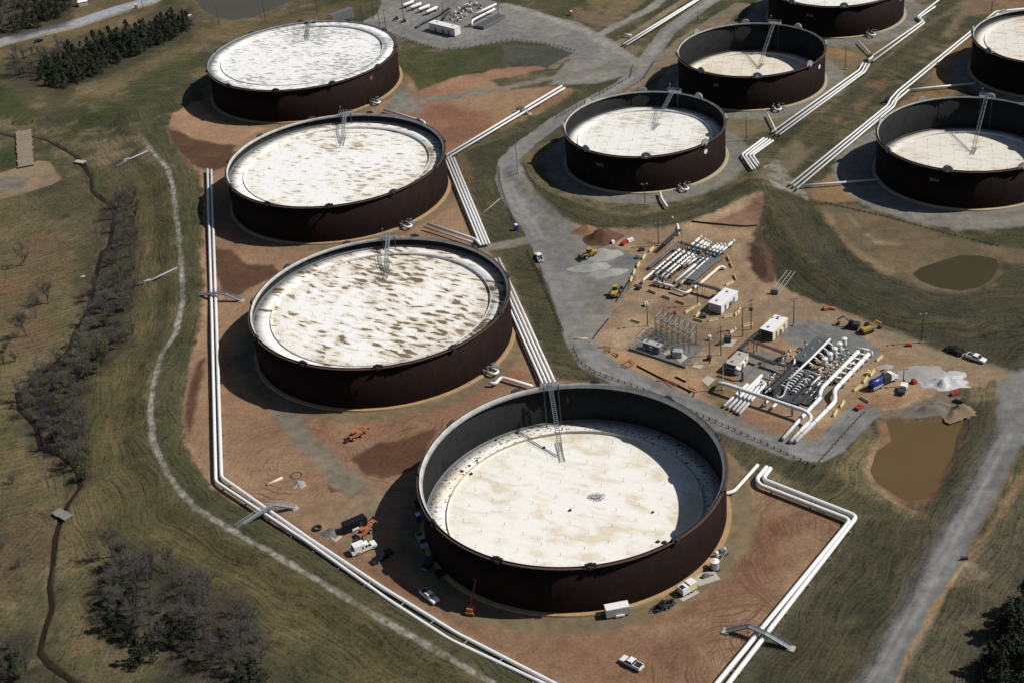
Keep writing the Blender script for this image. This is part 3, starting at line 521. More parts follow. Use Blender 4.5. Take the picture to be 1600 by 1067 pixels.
def roof_mat(name, base, pool, pool_amt, thr, warm, warm_amt, sx=.5, sy=.14, speck=0., Rr=40., rot_=25., vw=.36):
    m, t, b, N = nodes(name); tc = N('TexCoord'); ob = tc.outputs['Object']
    rot = mapping(t, ob, (1, 1, 1), (0, 0, R(rot_)))
    wob = N('TexNoise'); wob.inputs['Scale'].default_value = .12; wob.inputs['Detail'].default_value = 3; t.links.new(rot, wob.inputs['Vector'])
    ad = N('VectorMath', operation='MULTIPLY_ADD'); t.links.new(wob.outputs['Color'], ad.inputs[0]); ad.inputs[1].default_value = (5, 5, 0); t.links.new(rot, ad.inputs[2])
    st = mapping(t, ad.outputs[0], (sy, sx, 1))
    v0 = noise(t, st, 1.15, 5, .62); vo = N('TexVoronoi', feature='F1'); vo.inputs['Scale'].default_value = 1.; vo.inputs['Randomness'].default_value = .75; t.links.new(mapping(t, ad.outputs[0], (sy*1.05, sx*.95, 1)), vo.inputs['Vector'])
    v = math_(t, 'ADD', math_(t, 'MULTIPLY', v0, .98-vw), math_(t, 'MULTIPLY', math_(t, 'SUBTRACT', .95, vo.outputs['Distance']), vw)); big = noise(t, ob, .045, 3, .6); fine = noise(t, ob, 1.4, 5, .65)
    # lap seams of the deck plates: pools collect against them
    br = N('TexBrick', offset=.5); t.links.new(rot, br.inputs['Vector']); br.inputs['Scale'].default_value = 1.; br.inputs['Brick Width'].default_value = 7.2; br.inputs['Row Height'].default_value = 2.4; br.inputs['Mortar Size'].default_value = .06; br.inputs['Mortar Smooth'].default_value = .2
    k = math_(t, 'ADD', v, math_(t, 'MULTIPLY', math_(t, 'SUBTRACT', big, .5), .55)); k = math_(t, 'ADD', k, math_(t, 'MULTIPLY', math_(t, 'SUBTRACT', fine, .5), .12))
    wcol = mixc(t, math_(t, 'MULTIPLY', ramp(t, k, thr-.12, thr+.03), warm_amt, True), base, warm)
    rimk = ramp(t, k, thr+.09, thr+.03)
    pcol = mixc(t, math_(t, 'ADD', math_(t, 'MULTIPLY', rimk, .5), math_(t, 'MULTIPLY', fine, .5)), tuple(c*1.5 for c in pool), tuple(c*.6 for c in pool))
    col = mixc(t, math_(t, 'MULTIPLY', ramp(t, k, thr, thr+.07), pool_amt, True), wcol, pcol)
    col = mixc(t, math_(t, 'MULTIPLY', br.outputs['Fac'], .22), col, (.5, .46, .38))
    ln0 = N('VectorMath', operation='LENGTH'); t.links.new(mapping(t, ob, (1, 1, 0)), ln0.inputs[0])
    ein = math_(t, 'MULTIPLY', ramp(t, ln0.outputs['Value'], Rr-11.5, Rr-6.8), math_(t, 'SUBTRACT', 1., ramp(t, ln0.outputs['Value'], Rr-6.6, Rr-5.9)))
    col = mixc(t, math_(t, 'MULTIPLY', math_(t, 'MULTIPLY', ein, ramp(t, fine, .35, .65)), warm_amt*.75, True), col, tuple(c*.85 for c in warm))
    if speck:
        ln = N('VectorMath', operation='LENGTH'); t.links.new(mapping(t, ob, (1, 1, 0)), ln.inputs[0])
        edge = ramp(t, ln.outputs['Value'], Rr-6.2, Rr-5.6)
        vs = noise(t, mapping(t, ob, (.9, .9, .9)), 1.1, 3, .5)
        col = mixc(t, math_(t, 'MULTIPLY', edge, math_(t, 'MULTIPLY', ramp(t, vs, .56, .62), speck), True), col, (.16, .10, .06))
    t.links.new(col, b.inputs['Base Color']); b.inputs['Roughness'].default_value = .6; b.inputs['Specular IOR Level'].default_value = .2
    bp = N('Bump'); bp.inputs['Strength'].default_value = .35; bp.inputs['Distance'].default_value = .5; t.links.new(v, bp.inputs['Height']); t.links.new(bp.outputs[0], b.inputs['Normal'])
    return m
def fillet(pts, rad=1.6, k=5):
    pts = [Vector(p) for p in pts]; out = [pts[0]]
    for a, b, c in zip(pts[:-2], pts[1:-1], pts[2:]):
        u1 = a-b; u2 = c-b; d = min(rad, u1.length*.45, u2.length*.45); p = b+u1.normalized()*d; q = b+u2.normalized()*d
        for i in range(k+1):
            s = i/k; out.append(p*(1-s)**2+b*2*s*(1-s)+q*s*s)
    return out+[pts[-1]]
def text_mesh(txt, size, mat):
    cu = bpy.data.curves.new('tank_number', 'FONT'); cu.body = txt; cu.size = size; cu.align_x = 'CENTER'; cu.align_y = 'CENTER'; cu.extrude = .01
    o = bpy.data.objects.new('tmp_text', cu); COL.objects.link(o); bpy.context.view_layer.update()
    me = bpy.data.meshes.new_from_object(o.evaluated_get(bpy.context.evaluated_depsgraph_get())); bpy.data.objects.remove(o)
    me.materials.clear(); me.materials.append(mat); return me
SIGNG = paint('sign_grey', (.34, .33, .33), .6)
_leg = None
def leg_mesh():
    global _leg
    if _leg is None:
        m = MB(); m.cyl((0, 0, 0), .07, 1.35, 6); m.cyl((0, 0, 1.35), .11, .1, 6); o = m.build('roof_leg', DGREY); _leg = o.data; bpy.data.objects.remove(o)
    return _leg
_plate = {}
PLATE = paint('plate_grey', (.34, .34, .33), .6)
def plate_mesh(big, mat):
    k = (big, mat.name)
    if k not in _plate:
        m = MB()
        if big: prof = [(-1.5, -.9), (1.5, -.9), (1.5, .35), (1.2, .62), (.7, .62), (.55, .85), (-.35, .85), (-.55, .62), (-1.2, .62), (-1.5, .3)]
        else: prof = [(-1.9, -.9), (1.9, -.9)]+[(1.9*math.cos(R(a)), 1.55*math.sin(R(a))) for a in range(0, 181, 20)]
        m.prism(prof, -.25, .25)
        m.box((0, .5, -.4), (1.1, .7, .8)); o = m.build('deflector_plate', mat); _plate[k] = o.data; bpy.data.objects.remove(o)
    return _plate[k]
def tank(key, deckz, label, roof, big, vents, ladder, lad_r, ring, number=None, num_az=-128, haz=None, outlet_az=None, pont=True, legs=6.2):
    x, y, r = TANKS[key]; t = thing('storage_tank', (x, y, 0), 0, label, 'storage tank', None); t['group'] = 'floating roof oil tanks'
    hgt = TH if big else TH
    m = MB(); m.lathe([(r, .35), (r, hgt), (r-.14, hgt), (r-.14, .4)], 144); sh = m.build('shell', SHELL, t, True); sh.data.materials.clear(); sh.data.materials.append(SHELL); sh.data.materials.append(INNER)
    for p in sh.data.polygons:
        if p.index % 3 == 2: p.material_index = 1
        p.use_smooth = (p.index % 3 != 1)
    bh = (1.2 if key == 'd' else .85) if big else .5
    m = MB(); m.lathe([(r-.15, hgt+.03), (r-.15-bh*.7, hgt-bh), (r-.15, hgt-bh-.05)], 144); m.build('rim_band', BANDL, t, True)
    m = MB(); m.lathe([(r+.02, hgt-.55), (r+.62, hgt-.5), (r+.62, hgt-.35), (r+.02, hgt-.32)], 144, True); m.build('wind_girder', RIMM, t)
    if big:
        me = None
        for k in range(80):
            a = 2*math.pi*k/80
            if me is None:
                m = MB(); m.box((-.45, 0, -bh-.15), (.9, .25, .3)); q = m.build('rim_bracket', DGREY, t); me = q.data
            else: q = bpy.data.objects.new('rim_bracket', me); COL.objects.link(q); q.parent = t
            q.location = (r*math.cos(a), r*math.sin(a), hgt); q.rotation_euler.z = a
    m = MB(); m.lathe([(r-.3, .02), (r+1.25, .02), (r+1.15, .5), (r-.3, .52)], 144); m.build('foundation_ring', ring, t)
    # floating roof
    pr = r-.75; w_ = 5.4 if big else 4.2; ph = .55 if pont else .25
    m = MB(); m.lathe([(pr-w_, deckz-.4), (pr-w_, deckz+ph), (pr, deckz+ph*.8), (pr, deckz-.4)], 144)
    rng_ = random.Random(key); n = 36; vs = []; rings = 14
    for i in range(1, rings+1):
        rr = (pr-w_)*i/rings
        for k in range(72):
            a = 2*math.pi*k/72; vs.append((rr*math.cos(a), rr*math.sin(a), deckz+.10*(float(vnoise(np.array([rr*math.cos(a)]), np.array([rr*math.sin(a)]), 6., 5)[0])-.5)))
    vs.append((0, 0, deckz)); c0 = len(vs)-1
    fs = [(i*72+k, i*72+(k+1) % 72, (i+1)*72+(k+1) % 72, (i+1)*72+k)[::-1] for i in range(rings-1) for k in range(72)]+[(k, (k+1) % 72, c0) for k in range(72)]
    m.add(vs, fs); fr = m.build('floating_roof', roof, t, True)
    m = MB(); m.lathe([(pr+.01, deckz+.1), (pr+.01, deckz+ph+.35), (pr+.5, deckz+ph+.5), (r-.16, deckz+ph+.1)], 144); m.build('seal_ring', MGREY if big else DGREY, fr)
    m = MB(); m.lathe([(pr-w_-.05, deckz+ph-.1), (pr-w_-.05, deckz+ph+.42), (pr-w_+.05, deckz+ph+.42), (pr-w_+.05, deckz+ph-.1)], 96, True); m.build('foam_dam', CONC if key == 'd' else WHITE, fr)
    pts = []; s = legs; c_, s_ = math.cos(R(14)), math.sin(R(14))
    for i in range(-9, 10):
        for j in range(-9, 10):
            a, b_ = (i+.5*(j % 2))*s, j*s*.9
            if math.hypot(a, b_) < pr-2: pts.append((a*c_-b_*s_, a*s_+b_*c_))
    pts = sorted(pts, key=lambda q: math.hypot(*q))[:98]
    for a, b_ in pts:
        o = bpy.data.objects.new('roof_leg', leg_mesh()); COL.objects.link(o); o.parent = fr; o.scale = (.5, .5, .9) if (big and key != 'd') else (.6, .6, .85); o.location = (a, b_, deckz-.1 if math.hypot(a, b_) < pr-w_ else deckz+ph-.6)
    # rolling ladder, gauge pipes, platform
    la = R(ladder); d = Vector((math.cos(la), math.sin(la), 0)); sdv = Vector((-d.y, d.x, 0))
    top = d*(r-.4)+Vector((0, 0, hgt+1.)); bot = d*lad_r+Vector((0, 0, deckz+1.0))
    m = MB()
    for q in (-.55, .55):
        lr = 1. if big else .6; m.tube([top+sdv*q, bot+sdv*q], .10*lr, 4); m.tube([top+sdv*q+Vector((0, 0, 1.0)), bot+sdv*q+Vector((0, 0, 1.0))], .06*lr, 4)
        L = (top-bot).length; k = max(6, int(L/2.2))
        for i in range(k+1):
            p = top.lerp(bot, i/k)+sdv*q; m.tube([p, p+Vector((0, 0, 1.))], .045, 4)
            if i < k: m.tube([p, top.lerp(bot, (i+1)/k)+sdv*q+Vector((0, 0, 1.))], .04, 4)
    for i in range(int((top-bot).length/.6)):
        p = top.lerp(bot, i*.6/(top-bot).length); m.box((p.x, p.y, p.z), (.25 if big else .12, 1.0, .05), la)
    lad = m.build('rolling_ladder', GALV if big else MGREY, t)
    m = MB(); m.cyl((0, 0, 0), .35, .3, 8)
    for q in (-.6, .6): m.tube([bot+sdv*q-Vector((0, 0, .5))-d*.35, bot+sdv*q-Vector((0, 0, .5))+d*.35], .3, 8)
    m = MB()
    for q in (-.7, .7):
        m.tube([bot+sdv*q-Vector((0, 0, .7))-d*2.5, bot+sdv*q-Vector((0, 0, .7))+d*(7 if big else 4)], .12, 4)
    for i in range(12):
        p = bot-Vector((0, 0, .7))+d*(-2.4+i*(9.2 if big else 6.2)/11); m.tube([p-sdv*.7, p+sdv*.7], .07, 4)
        m.tube([p-sdv*.7, p-sdv*.7-Vector((0, 0, .5))], .07, 4); m.tube([p+sdv*.7, p+sdv*.7-Vector((0, 0, .5))], .07, 4)
    m.build('ladder_runway', GALV, t)
    m = MB(); c = d*(r-.2)+Vector((0, 0, hgt+.15)); m.box(c, (2.6, 5.6, .12), la)
    for q in (-2.7, 2.7):
        for e in (-1.2, 1.2):
            p = c+sdv*q+d*e; m.tube([p, p+Vector((0, 0, 1.1))], .05, 4)
        m.tube([c+sdv*q-d*1.2+Vector((0, 0, 1.1)), c+sdv*q+d*1.2+Vector((0, 0, 1.1))], .05, 4)
    for e in (-1.2, 1.2):
        for hh in (.6, 1.1): m.tube([c-sdv*2.7+d*e+Vector((0, 0, hh)), c+sdv*2.7+d*e+Vector((0, 0, hh))], .05, 4)
    m.tube([c+sdv*1.8, c+sdv*1.8+Vector((0, 0, 3.2))], .07, 5); m.box(c+sdv*1.8+Vector((0, 0, 3.3)), (.4, .4, .3), la)
    m.build('gauge_platform', GALV, t)
    for q in (-2.2, 2.0):
        m = MB(); p = d*(r-1.9)+sdv*q; m.cyl((p.x, p.y, deckz-.3), .16, hgt+1.2-deckz, 6); m.build('gauge_pole', DGREY, t)
    # foam deflector plates round the rim
    for az in vents:
        o = bpy.data.objects.new('deflector_plate', plate_mesh(big, PLATE if not big else DGREY)); COL.objects.link(o); o.parent = t; a = R(az)
        o.location = ((r+.15)*math.cos(a), (r+.15)*math.sin(a), hgt+.1); o.rotation_euler = (0, 0, a-math.pi/2)
    if number:
        o = bpy.data.objects.new('tank_number', text_mesh(number, 1.7, SIGNG)); COL.objects.link(o); o.parent = t; a = R(num_az)
        o.location = ((r+.07)*math.cos(a), (r+.07)*math.sin(a), 10.2); o.rotation_euler = (math.pi/2, 0, a+math.pi/2)
    if haz is not None:
        m = MB(); m.prism([(1.05*math.cos(R(q)), 1.05*math.sin(R(q))) for q in range(30, 390, 60)], -.03, .03); o = m.build('hazard_sign', WHITE if not big else RUSTP, t); a = R(haz)
        o.location = ((r+.07)*math.cos(a), (r+.07)*math.sin(a), 11.4); o.rotation_euler = (0, 0, a-math.pi/2)
    if outlet_az is not None:
        a = R(outlet_az); dd = Vector((math.cos(a), math.sin(a), 0)); ss = Vector((-dd.y, dd.x, 0))
        hz = Vector((0, 0, 1.3)); m = MB()
        m.tube(fillet([dd*(r-.1)-ss*1.2+hz, dd*(r+4.6)-ss*1.2+hz, dd*(r+4.6)+ss*1.2+hz, dd*(r-.1)+ss*1.2+hz], 1.2), .40, 10); m.build('outlet_loop', WHITE, t, True)
        for q in (-1.2, 1.2):
            m = MB(); c = dd*(r+1.7)+ss*q; m.box(c+hz, (.9, .9, .9), a); m.cyl(c+hz, .10, 1.6, 6); m.box(c+hz+Vector((0, 0, 1.6)), (.5, .5, .3), a); m.build('outlet_valve', MGREY, t)
            for e in (1., 2.6): m = MB(); m.tube([dd*(r+e)+ss*q+hz, dd*(r+e+.18)+ss*q+hz], .56, 10); m.build('flange', MGREY, t)
        m = MB(); m.box((dd*(r+2.1)+ss*3+Vector((0, 0, 1.2))), (2.6, 1.2, .1), a)
        for q in (-1, 1):
            for e in (-.5, .5): p = dd*(r+2.1+q)+ss*(3+e); m.tube([p, p+Vector((0, 0, 2.2))], .05, 4)
            m.tube([dd*(r+2.1+q)+ss*2.5+Vector((0, 0, 2.2)), dd*(r+2.1+q)+ss*3.5+Vector((0, 0, 2.2))], .05, 4)
        m.build('valve_platform', GALV, t)
    return t
wb = (.80, .79, .76)
RA = roof_mat('roof_grey_pools', (.88, .88, .87), (.24, .235, .215), .85, .52, (.62, .59, .50), .4, .85, .22, Rr=42.5)
RB = roof_mat('roof_tan_pools', (.88, .87, .85), (.30, .23, .13), .85, .56, (.66, .59, .44), .7, .6, .2, Rr=42.)
RC = roof_mat('roof_brown_pools', (.88, .87, .84), (.13, .095, .06), .97, .54, (.60, .50, .35), .85, .52, .15, Rr=41.5, rot_=36., vw=.32)
RD = roof_mat('roof_cream', (.86, .84, .79), (.62, .54, .39), .4, .585, (.70, .62, .46), .8, .22, .10, speck=.95, Rr=41., vw=.12, rot_=30.)
RE = roof_mat('roof_sandy', (.82, .81, .76), (.40, .37, .28), .55, .57, (.62, .58, .46), .6, .5, .14)
RF = roof_mat('roof_straw', (.74, .69, .58), (.52, .44, .30), .5, .56, (.62, .53, .38), .7, .4, .12)
RH = roof_mat('roof_old_cream', (.74, .71, .64), (.44, .36, .24), .55, .57, (.60, .52, .40), .7, .45, .12)
v33 = lambda s: [s+32.73*k for k in range(11)]
v47 = lambda s: [s+45*k for k in range(8)]
tank('a', 14.1, 'large brown tank with a nearly full grey speckled white roof, farthest in the left row', RA, True, v33(-134), 88, 22, RINGW, haz=-42, outlet_az=-44)
tank('b', 11.0, 'large brown tank with white roof dotted by small tan pools, second farthest on the left', RB, True, v33(-123), 87, 22, RINGW, outlet_az=-54)
tank('c', 11.2, 'large brown tank whose white roof is heavily streaked with brown pools', RC, True, v33(-122), 87, 22, RINGW, outlet_az=-40)
tank('d', 1.55, 'nearest and largest looking tank, its cream roof sunk near the bottom', RD, True, v33(-121), 94, 24, RINGW, legs=6.6)
tank('e', 8.5, 'smaller dark tank with half lowered pale roof beside the gravel road bend', RE, False, v47(-53+2), 60, 10, RINGP, '3013', -130, -50, -72, False, 5.2)
tank('f', 2.4, 'smaller dark tank with straw coloured roof sunk deep, beside the triple white pipes', RF, False, v47(-51), 60, 11, RINGP, '309', -128, -36, -82, False, 5.2)
tank('g', 12.9, 'dark tank cut off by the top edge, beyond the straw roofed tank', RE, False, v47(-52), 60, 10, RINGP, '3010', -125, -36, -75, False, 5.2)
tank('h', 2.0, 'dark tank numbered 3014 with low cream roof above the green pond', RH, False, v47(-165), 62, 11, RINGP, '3014', -128, None, None, False, 5.4)
tank('i', 12.3, 'dark tank with high pale roof at the right edge behind tank 3014', RH, False, v47(-160), 60, 11, RINGP, None, -128, None, None, False, 5.4)
# loose things lying on the nearest roof
for px, r_, lab in (((722,737), .75, 'biggest black bundle at the left on the cream roof of the nearest tank'), ((733,728), .65, 'black bundle second from the rim group at the left on the nearest roof'), ((745,720), .6, 'black bundle highest of the left group on the nearest roof'), ((736,739), .4, 'small black bundle lowest of the left group on the nearest roof'), ((1028,845), .4, 'small round black bundle near the front right rim on the nearest roof'), ((1038,846), .5, 'second round black bundle near the front right rim on the nearest roof'), ((850,698), .35, 'tiny black drum beside the ladder foot on the nearest roof'), ((891,796), .35, 'tiny black drum lying near the middle of the nearest roof'), ((1020,799), .3, 'tiny brown drum right of the middle of the nearest roof'), ((808,677), .7, 'dark bundle on the blotchy rim left of the ladder shadow'), ((812,682), .5, 'dark bundle below its larger neighbour on the blotchy rim'), ((775,688), .5, 'dark bundle on the blotchy rim at the upper left')):
    p = G(*px, 1.9); m = MB(); m.blob((0, 0, -.1), (r_*1.5, r_*1.2, r_*1.2), len(lab), 14, 5, .3); m.tube([(-r_*.6, 0, .1), (r_*.6, .1, .25)], r_*.35, 7); tag(m.build('black_bundle', BLACK, None, loc=p), lab, 'bundle')
p = G(932, 776, 1.63); m = MB(); rnd = random.Random(4)
for k in range(16): a = rnd.random()*6.28; b = a+rnd.uniform(1.5, 3); m.tube([(2.6*math.cos(a), 2*math.sin(a), .05), (1.2*math.cos(b), .9*math.sin(b), .15), (2.6*math.cos(b), 2*math.sin(b), .05)], .05, 4)
tag(m.build('tangled_mesh', MGREY, None, loc=p), 'grey tangle of wire mesh in the middle of the nearest roof', 'mesh')
# ================================================================ PIPES
def pipe_w(pts, r, label, group=None, mat=None, rad=None, name='pipe', cat='pipe', n=12):
    m = MB(); f = fillet(pts, rad or max(1.2, r*3)); m.tube(f, r, n); o = m.build(name, mat or WHITE, None, True); tag(o, label, cat, group); return o
def pipe(px, r, label, group=None, z=1.3, **k):
    pts = [G(p[0], p[1], p[2] if len(p) > 2 else z) for p in px]; return pipe_w(pts, r, label, group, **k), pts
def supports(pa, pb, step, z, label, group, start=4.):
    """low steel trestles under a pair of neighbouring pipes"""
    pa = [Vector(p) for p in pa]; pb = [Vector(p) for p in pb]; out = []; n = 0; proto = None
    for (a, b) in zip(pa[:-1], pa[1:]):
        L = (b-a).length; s = start if L > start*2 else L/2
        while s < L-2:
            p = a.lerp(b, s/L); best = None
            for c, d in zip(pb[:-1], pb[1:]):
                v = d-c; q = c+v*max(0, min(1, (p-c).dot(v)/v.length_squared))
                if best is None or (q-p).length < (best-p).length: best = q
            mid = (p+best)/2; ang = math.atan2(best.y-p.y, best.x-p.x); wd = (best-p).length
            if proto is None:
                proto = thing('pipe_support', (0, 0, 0), 0, label, 'pipe support', group); h = z
                mb = MB(); mb.box((0, 0, h-.62), (wd+2.2, .3, .22)); mb.build('beam', GALV, proto)
                for q in (-1, 1):
                    mb = MB(); mb.box((q*(wd/2+.85), 0, (h-.73)/2-.1), (.22, .22, h-.73+.2)); mb.build('post', GALV, proto)
                o = proto
            else: o = dup(proto)
            o.location = (mid.x, mid.y, float(zt(np.array([mid.x]), np.array([mid.y]))[0])); o.rotation_euler.z = ang; out.append(o); s += step
    return out
g1 = 'twin pipes along the left bund'
_, PA = pipe([(324,265),(331,500),(337,752),(480,846.5),(607,937),(703,999),(850,1068),(905,1094)], .52, 'outer white pipe along the left and front edge of the bare earth', g1)
_, PB = pipe([(330,266),(338,500),(346,745),(480,839),(600,919),(714,989),(866,1067),(920,1093)], .52, 'inner white pipe along the left and front edge of the bare earth', g1)
supports(PA, PB, 11, 1.3, 'steel trestle under the twin white pipes on the left side', 'trestles under the left twin pipes')
g2 = 'twin pipes along the right bund'
_, PC = pipe([(1198,729),(1182,748),(1187,757),(1329,812),(1120,1067),(1095,1097)], .62, 'inner white pipe of the cornered pair right of the nearest tank', g2)
_, PD = pipe([(1204,731),(1191,748),(1339,806),(1138,1067),(1113,1099)], .62, 'outer white pipe of the cornered pair right of the nearest tank', g2)
supports(PC, PD, 12, 1.3, 'steel trestle under the cornered white pipes on the right', 'trestles under the right twin pipes')
pipe([(1126,772),(1146,768),(1184,726)], .5, 'short bent white pipe leaving the nearest tank on its right')
g3 = 'four parallel pipes beside the second tank'
for k, (a, b) in enumerate(zip([(694,246),(699,246),(704,246),(709,247)], [(750.5,383),(755.5,382.5),(760,382),(764.5,381)])):
    _, pp = pipe([a, b], .42, ORD[k].capitalize()+' from the left of four white pipes right of the tan dotted tank', g3)
    if k == 0: p0 = pp
supports(p0, pp, 11, 1.3, 'trestle under the four white pipes beside the second tank', 'trestles under the upper four pipes')
g3 = 'four parallel pipes beside the third tank'
for k, (a, b) in enumerate(zip([(762,406),(768.5,405.5),(774,405),(779.5,404.5)], [(851,606),(857.5,606),(864,606),(871,606)])):
    _, pp = pipe([a, b], .45, ORD[k].capitalize()+' from the left of the four white pipes right of the brown streaked tank', g3)
    if k == 0: p0 = pp
supports(p0, pp, 11, 1.3, 'trestle under the four white pipes beside the third tank', 'trestles under the lower four pipes')
g4 = 'twin pipes across the far earth'
_, pa = pipe([(697,243),(878,134.5)], .45, 'upper of two white pipes crossing the red earth towards the junction', g4)
_, pb = pipe([(701,246),(882,138)], .45, 'lower of two white pipes crossing the red earth towards the junction', g4)
supports(pa, pb, 14, 1.3, 'trestle under the two white pipes crossing the red earth', 'trestles under the far twin pipes')
for k, (px, lab) in enumerate([([(600,172),(662,190),(671,209)], 'upper white outlet pipe of the farthest left tank'), ([(598,176),(659,193.5),(667,210)], 'lower grey white outlet pipe of the farthest left tank')]):
    pipe(px, .5 if k == 0 else .4, lab, 'outlet pipes of the farthest tank', mat=WHITE if k == 0 else SILVER)
pipe([(668,350),(742,374),(751,383)], .55, 'white outlet pipe from the tan dotted tank to the four pipes')
pipe([(663,355),(700,367),(738,379)], .35, 'dull lower outlet pipe beside the white one at the tan dotted tank', mat=SILVER)
pipe([(764,598),(774,599),(783,588.5),(832,603)], .5, 'white outlet pipe with a kink at the brown streaked tank')
pipe([(1031,300),(1034,311),(1042,323)], .45, 'short white pipe from the half lowered tank down into the bank')
pipe([(1050,340),(1059,352,.9),(1060,366,.9)], .45, 'curved white pipe emerging from the grass bank above the pipe rack')
pipe([(1199,178),(1208,196),(1212,205)], .35, 'white outlet pipe from the straw roofed tank')
pipe([(1341,64),(1364,89),(1357,95)], .32, 'white outlet pipe from the topmost dark tank')
g5 = 'pipe corridor between the dark tanks'
for px, lab in (([(1470,-2),(1433,27),(1441,34),(1356,93)], 'left pipe of the zigzag pair near the top right'), ([(1461,11),(1437,27.5),(1444.5,36),(1364,96)], 'right pipe of the zigzag pair near the top right'),
                ([(1348,99),(1342,110),(1205.5,207)], 'left pipe of the long triple run past the straw roofed tank'), ([(1353,100),(1347,112),(1211.5,210)], 'middle pipe of the long triple run past the straw roofed tank'), ([(1358,101),(1351,113),(1218,211)], 'right pipe of the long triple run past the straw roofed tank'),
                ([(1193.5,216),(1159,242),(1175,265)], 'outermost of four elbowed white pipes between the dark tanks'), ([(1198.5,217),(1164.5,243),(1179.5,264)], 'second outermost of four elbowed white pipes between the dark tanks'), ([(1203.5,218.5),(1170.5,243),(1183,260)], 'second innermost of four elbowed white pipes between the dark tanks'), ([(1208,220),(1176,243),(1185,256)], 'innermost of four elbowed white pipes between the dark tanks'),
                ([(1521,46),(1402,143),(1391.5,155),(1386.5,165),(1235,288)], 'left pipe of the long run towards tank 3014'), ([(1524,49),(1406,146),(1397,157),(1391.5,166),(1240,291.5)], 'middle pipe of the long run towards tank 3014'), ([(1420,141),(1401,157),(1396.5,167),(1245,295)], 'right pipe of the long run towards tank 3014'),
                ([(1524,130.5),(1455,137),(1419,141)], 'white branch pipe half in shade leading to the rightmost tank'), ([(1372,280.5),(1310,286),(1250,290.5)], 'white branch pipe half in shade leading to tank 3014'),
                ([(1541,30),(1556,18.5),(1610,13)], 'bent white pipe behind the rightmost tank, upper'), ([(1546,32),(1559,22),(1610,16)], 'bent white pipe behind the rightmost tank, lower')):
    pipe(px, .40, lab, g5, z=1.2)
for px, lab in ([(1359,94), 'dark valve skid across the triple pipes at the top right'], [(1386,161), 'dark valve skid on the pipe run towards tank 3014']):
    c = G(*px); t = thing('valve_skid', c, R(48), lab, 'valve')
    for q in (-1.3, 0, 1.3):
        mb = MB(); mb.cyl((q, 0, .3), .55, 1.5, 10); mb.cyl((q, 0, 1.8), .16, .9, 6); mb.cyl((q, 0, 2.6), .45, .1, 10); mb.build('valve', DGREY, t)
    mb = MB(); mb.box((0, 0, .2), (5, 1.8, .3)); mb.build('base', GALV, t)
pipe([(974,69.5),(1086,1)], .42, 'left of two white pipes at the top between the roads', 'twin pipes at the top edge')
pipe([(979,71),(1092,0)], .42, 'right of two white pipes at the top between the roads', 'twin pipes at the top edge')
pipe([(975,54),(986,56)], .5, 'short white pipe stub beside the twin pipes at the top')
c = G(416, 756); pipe([(417,757,.3),(441,746,.3)], .42, 'loose cream pipe lying on the bare earth left of the nearest tank', mat=CREAM)
pipe([(755,333,.4),(781,311,.4)], .16, 'thin pale pipe lying down the grass bank beside the gravel road', mat=CONC)
# ---------------------------------------------------------------- footbridges over the pipes
def bridge(px, label, wdt=1.2):
    P = [G(p[0], p[1], p[2]) for p in px]; c = (P[0]+P[-1])/2; c.z = 0; t = thing('crossover_footbridge', c, 0, label, 'footbridge', 'footbridges over the pipes'); P = [p-c for p in P]
    mb = MB()
    for a, b in zip(P[:-1], P[1:]):
        d = (b-a); h = Vector((d.x, d.y, 0)).normalized(); s = Vector((-h.y, h.x, 0))*wdt/2; dn = Vector((0, 0, .12))
        mb.add([a-s, b-s, b+s, a+s, a-s-dn, b-s-dn, b+s-dn, a+s-dn], [(3,2,1,0)[::-1], (4,5,6,7)[::-1], (0,1,5,4), (1,2,6,5), (2,3,7,6), (3,0,4,7)])
    mb.build('walkway', GALV, t)
    for q in (-1, 1):
        mb = MB()
        for a, b in zip(P[:-1], P[1:]):
            d = (b-a); h = Vector((d.x, d.y, 0)).normalized(); s = Vector((-h.y, h.x, 0))*q*wdt/2
            for hh in (.55, 1.05): mb.tube([a+s+Vector((0, 0, hh)), b+s+Vector((0, 0, hh))], .05, 4)
            k = max(2, int(d.length/1.6))
            for i in range(k+1): p = a.lerp(b, i/k)+s; mb.tube([p, p+Vector((0, 0, 1.05))], .04, 4)
            mb.add([a+s-Vector((0, 0, .3)), b+s-Vector((0, 0, .3)), b+s+Vector((0, 0, .12)), a+s+Vector((0, 0, .12))], [(0, 1, 2, 3)])
        mb.build('hand_rail', GALV, t)
    for p, (a, b) in zip(P[1:-1], zip(P[:-2], P[2:])):
        d = (b-a); h = Vector((d.x, d.y, 0)).normalized(); s = Vector((-h.y, h.x, 0))*wdt/2
        for q in (-1, 1):
            mb = MB(); e = p+s*q; mb.tube([e, (e.x, e.y, -.3)], .09, 5); mb.build('leg', GALV, t)
    for p in (P[0], P[-1]):
        mb = MB(); mb.box((p.x, p.y, p.z-.12), (1.8, 2., .3), math.atan2(P[-1].y-P[0].y, P[-1].x-P[0].x)); mb.build('footing', CONC, t)
bridge([(293,463,.6),(338,458,2.9),(352,459,2.9),(377,470,.3)], 'grey metal footbridge over the left pipes beside the brown streaked tank')
bridge([(369,825,1.6),(418,793,2.9),(430,788,2.9),(461,793,.3)], 'galvanised footbridge over the left pipes in front of the chalky track')
bridge([(1134,985,.3),(1170,977,2.9),(1196,988,2.7),(1236,1012,.3)], 'long grey footbridge over the right pipes at the bottom of the picture', 1.4)
bridge([(806,174,.3),(812,169,2.4),(818,170,2.4),(827,178,.3)], 'small dark footbridge over the two far pipes on the red earth')
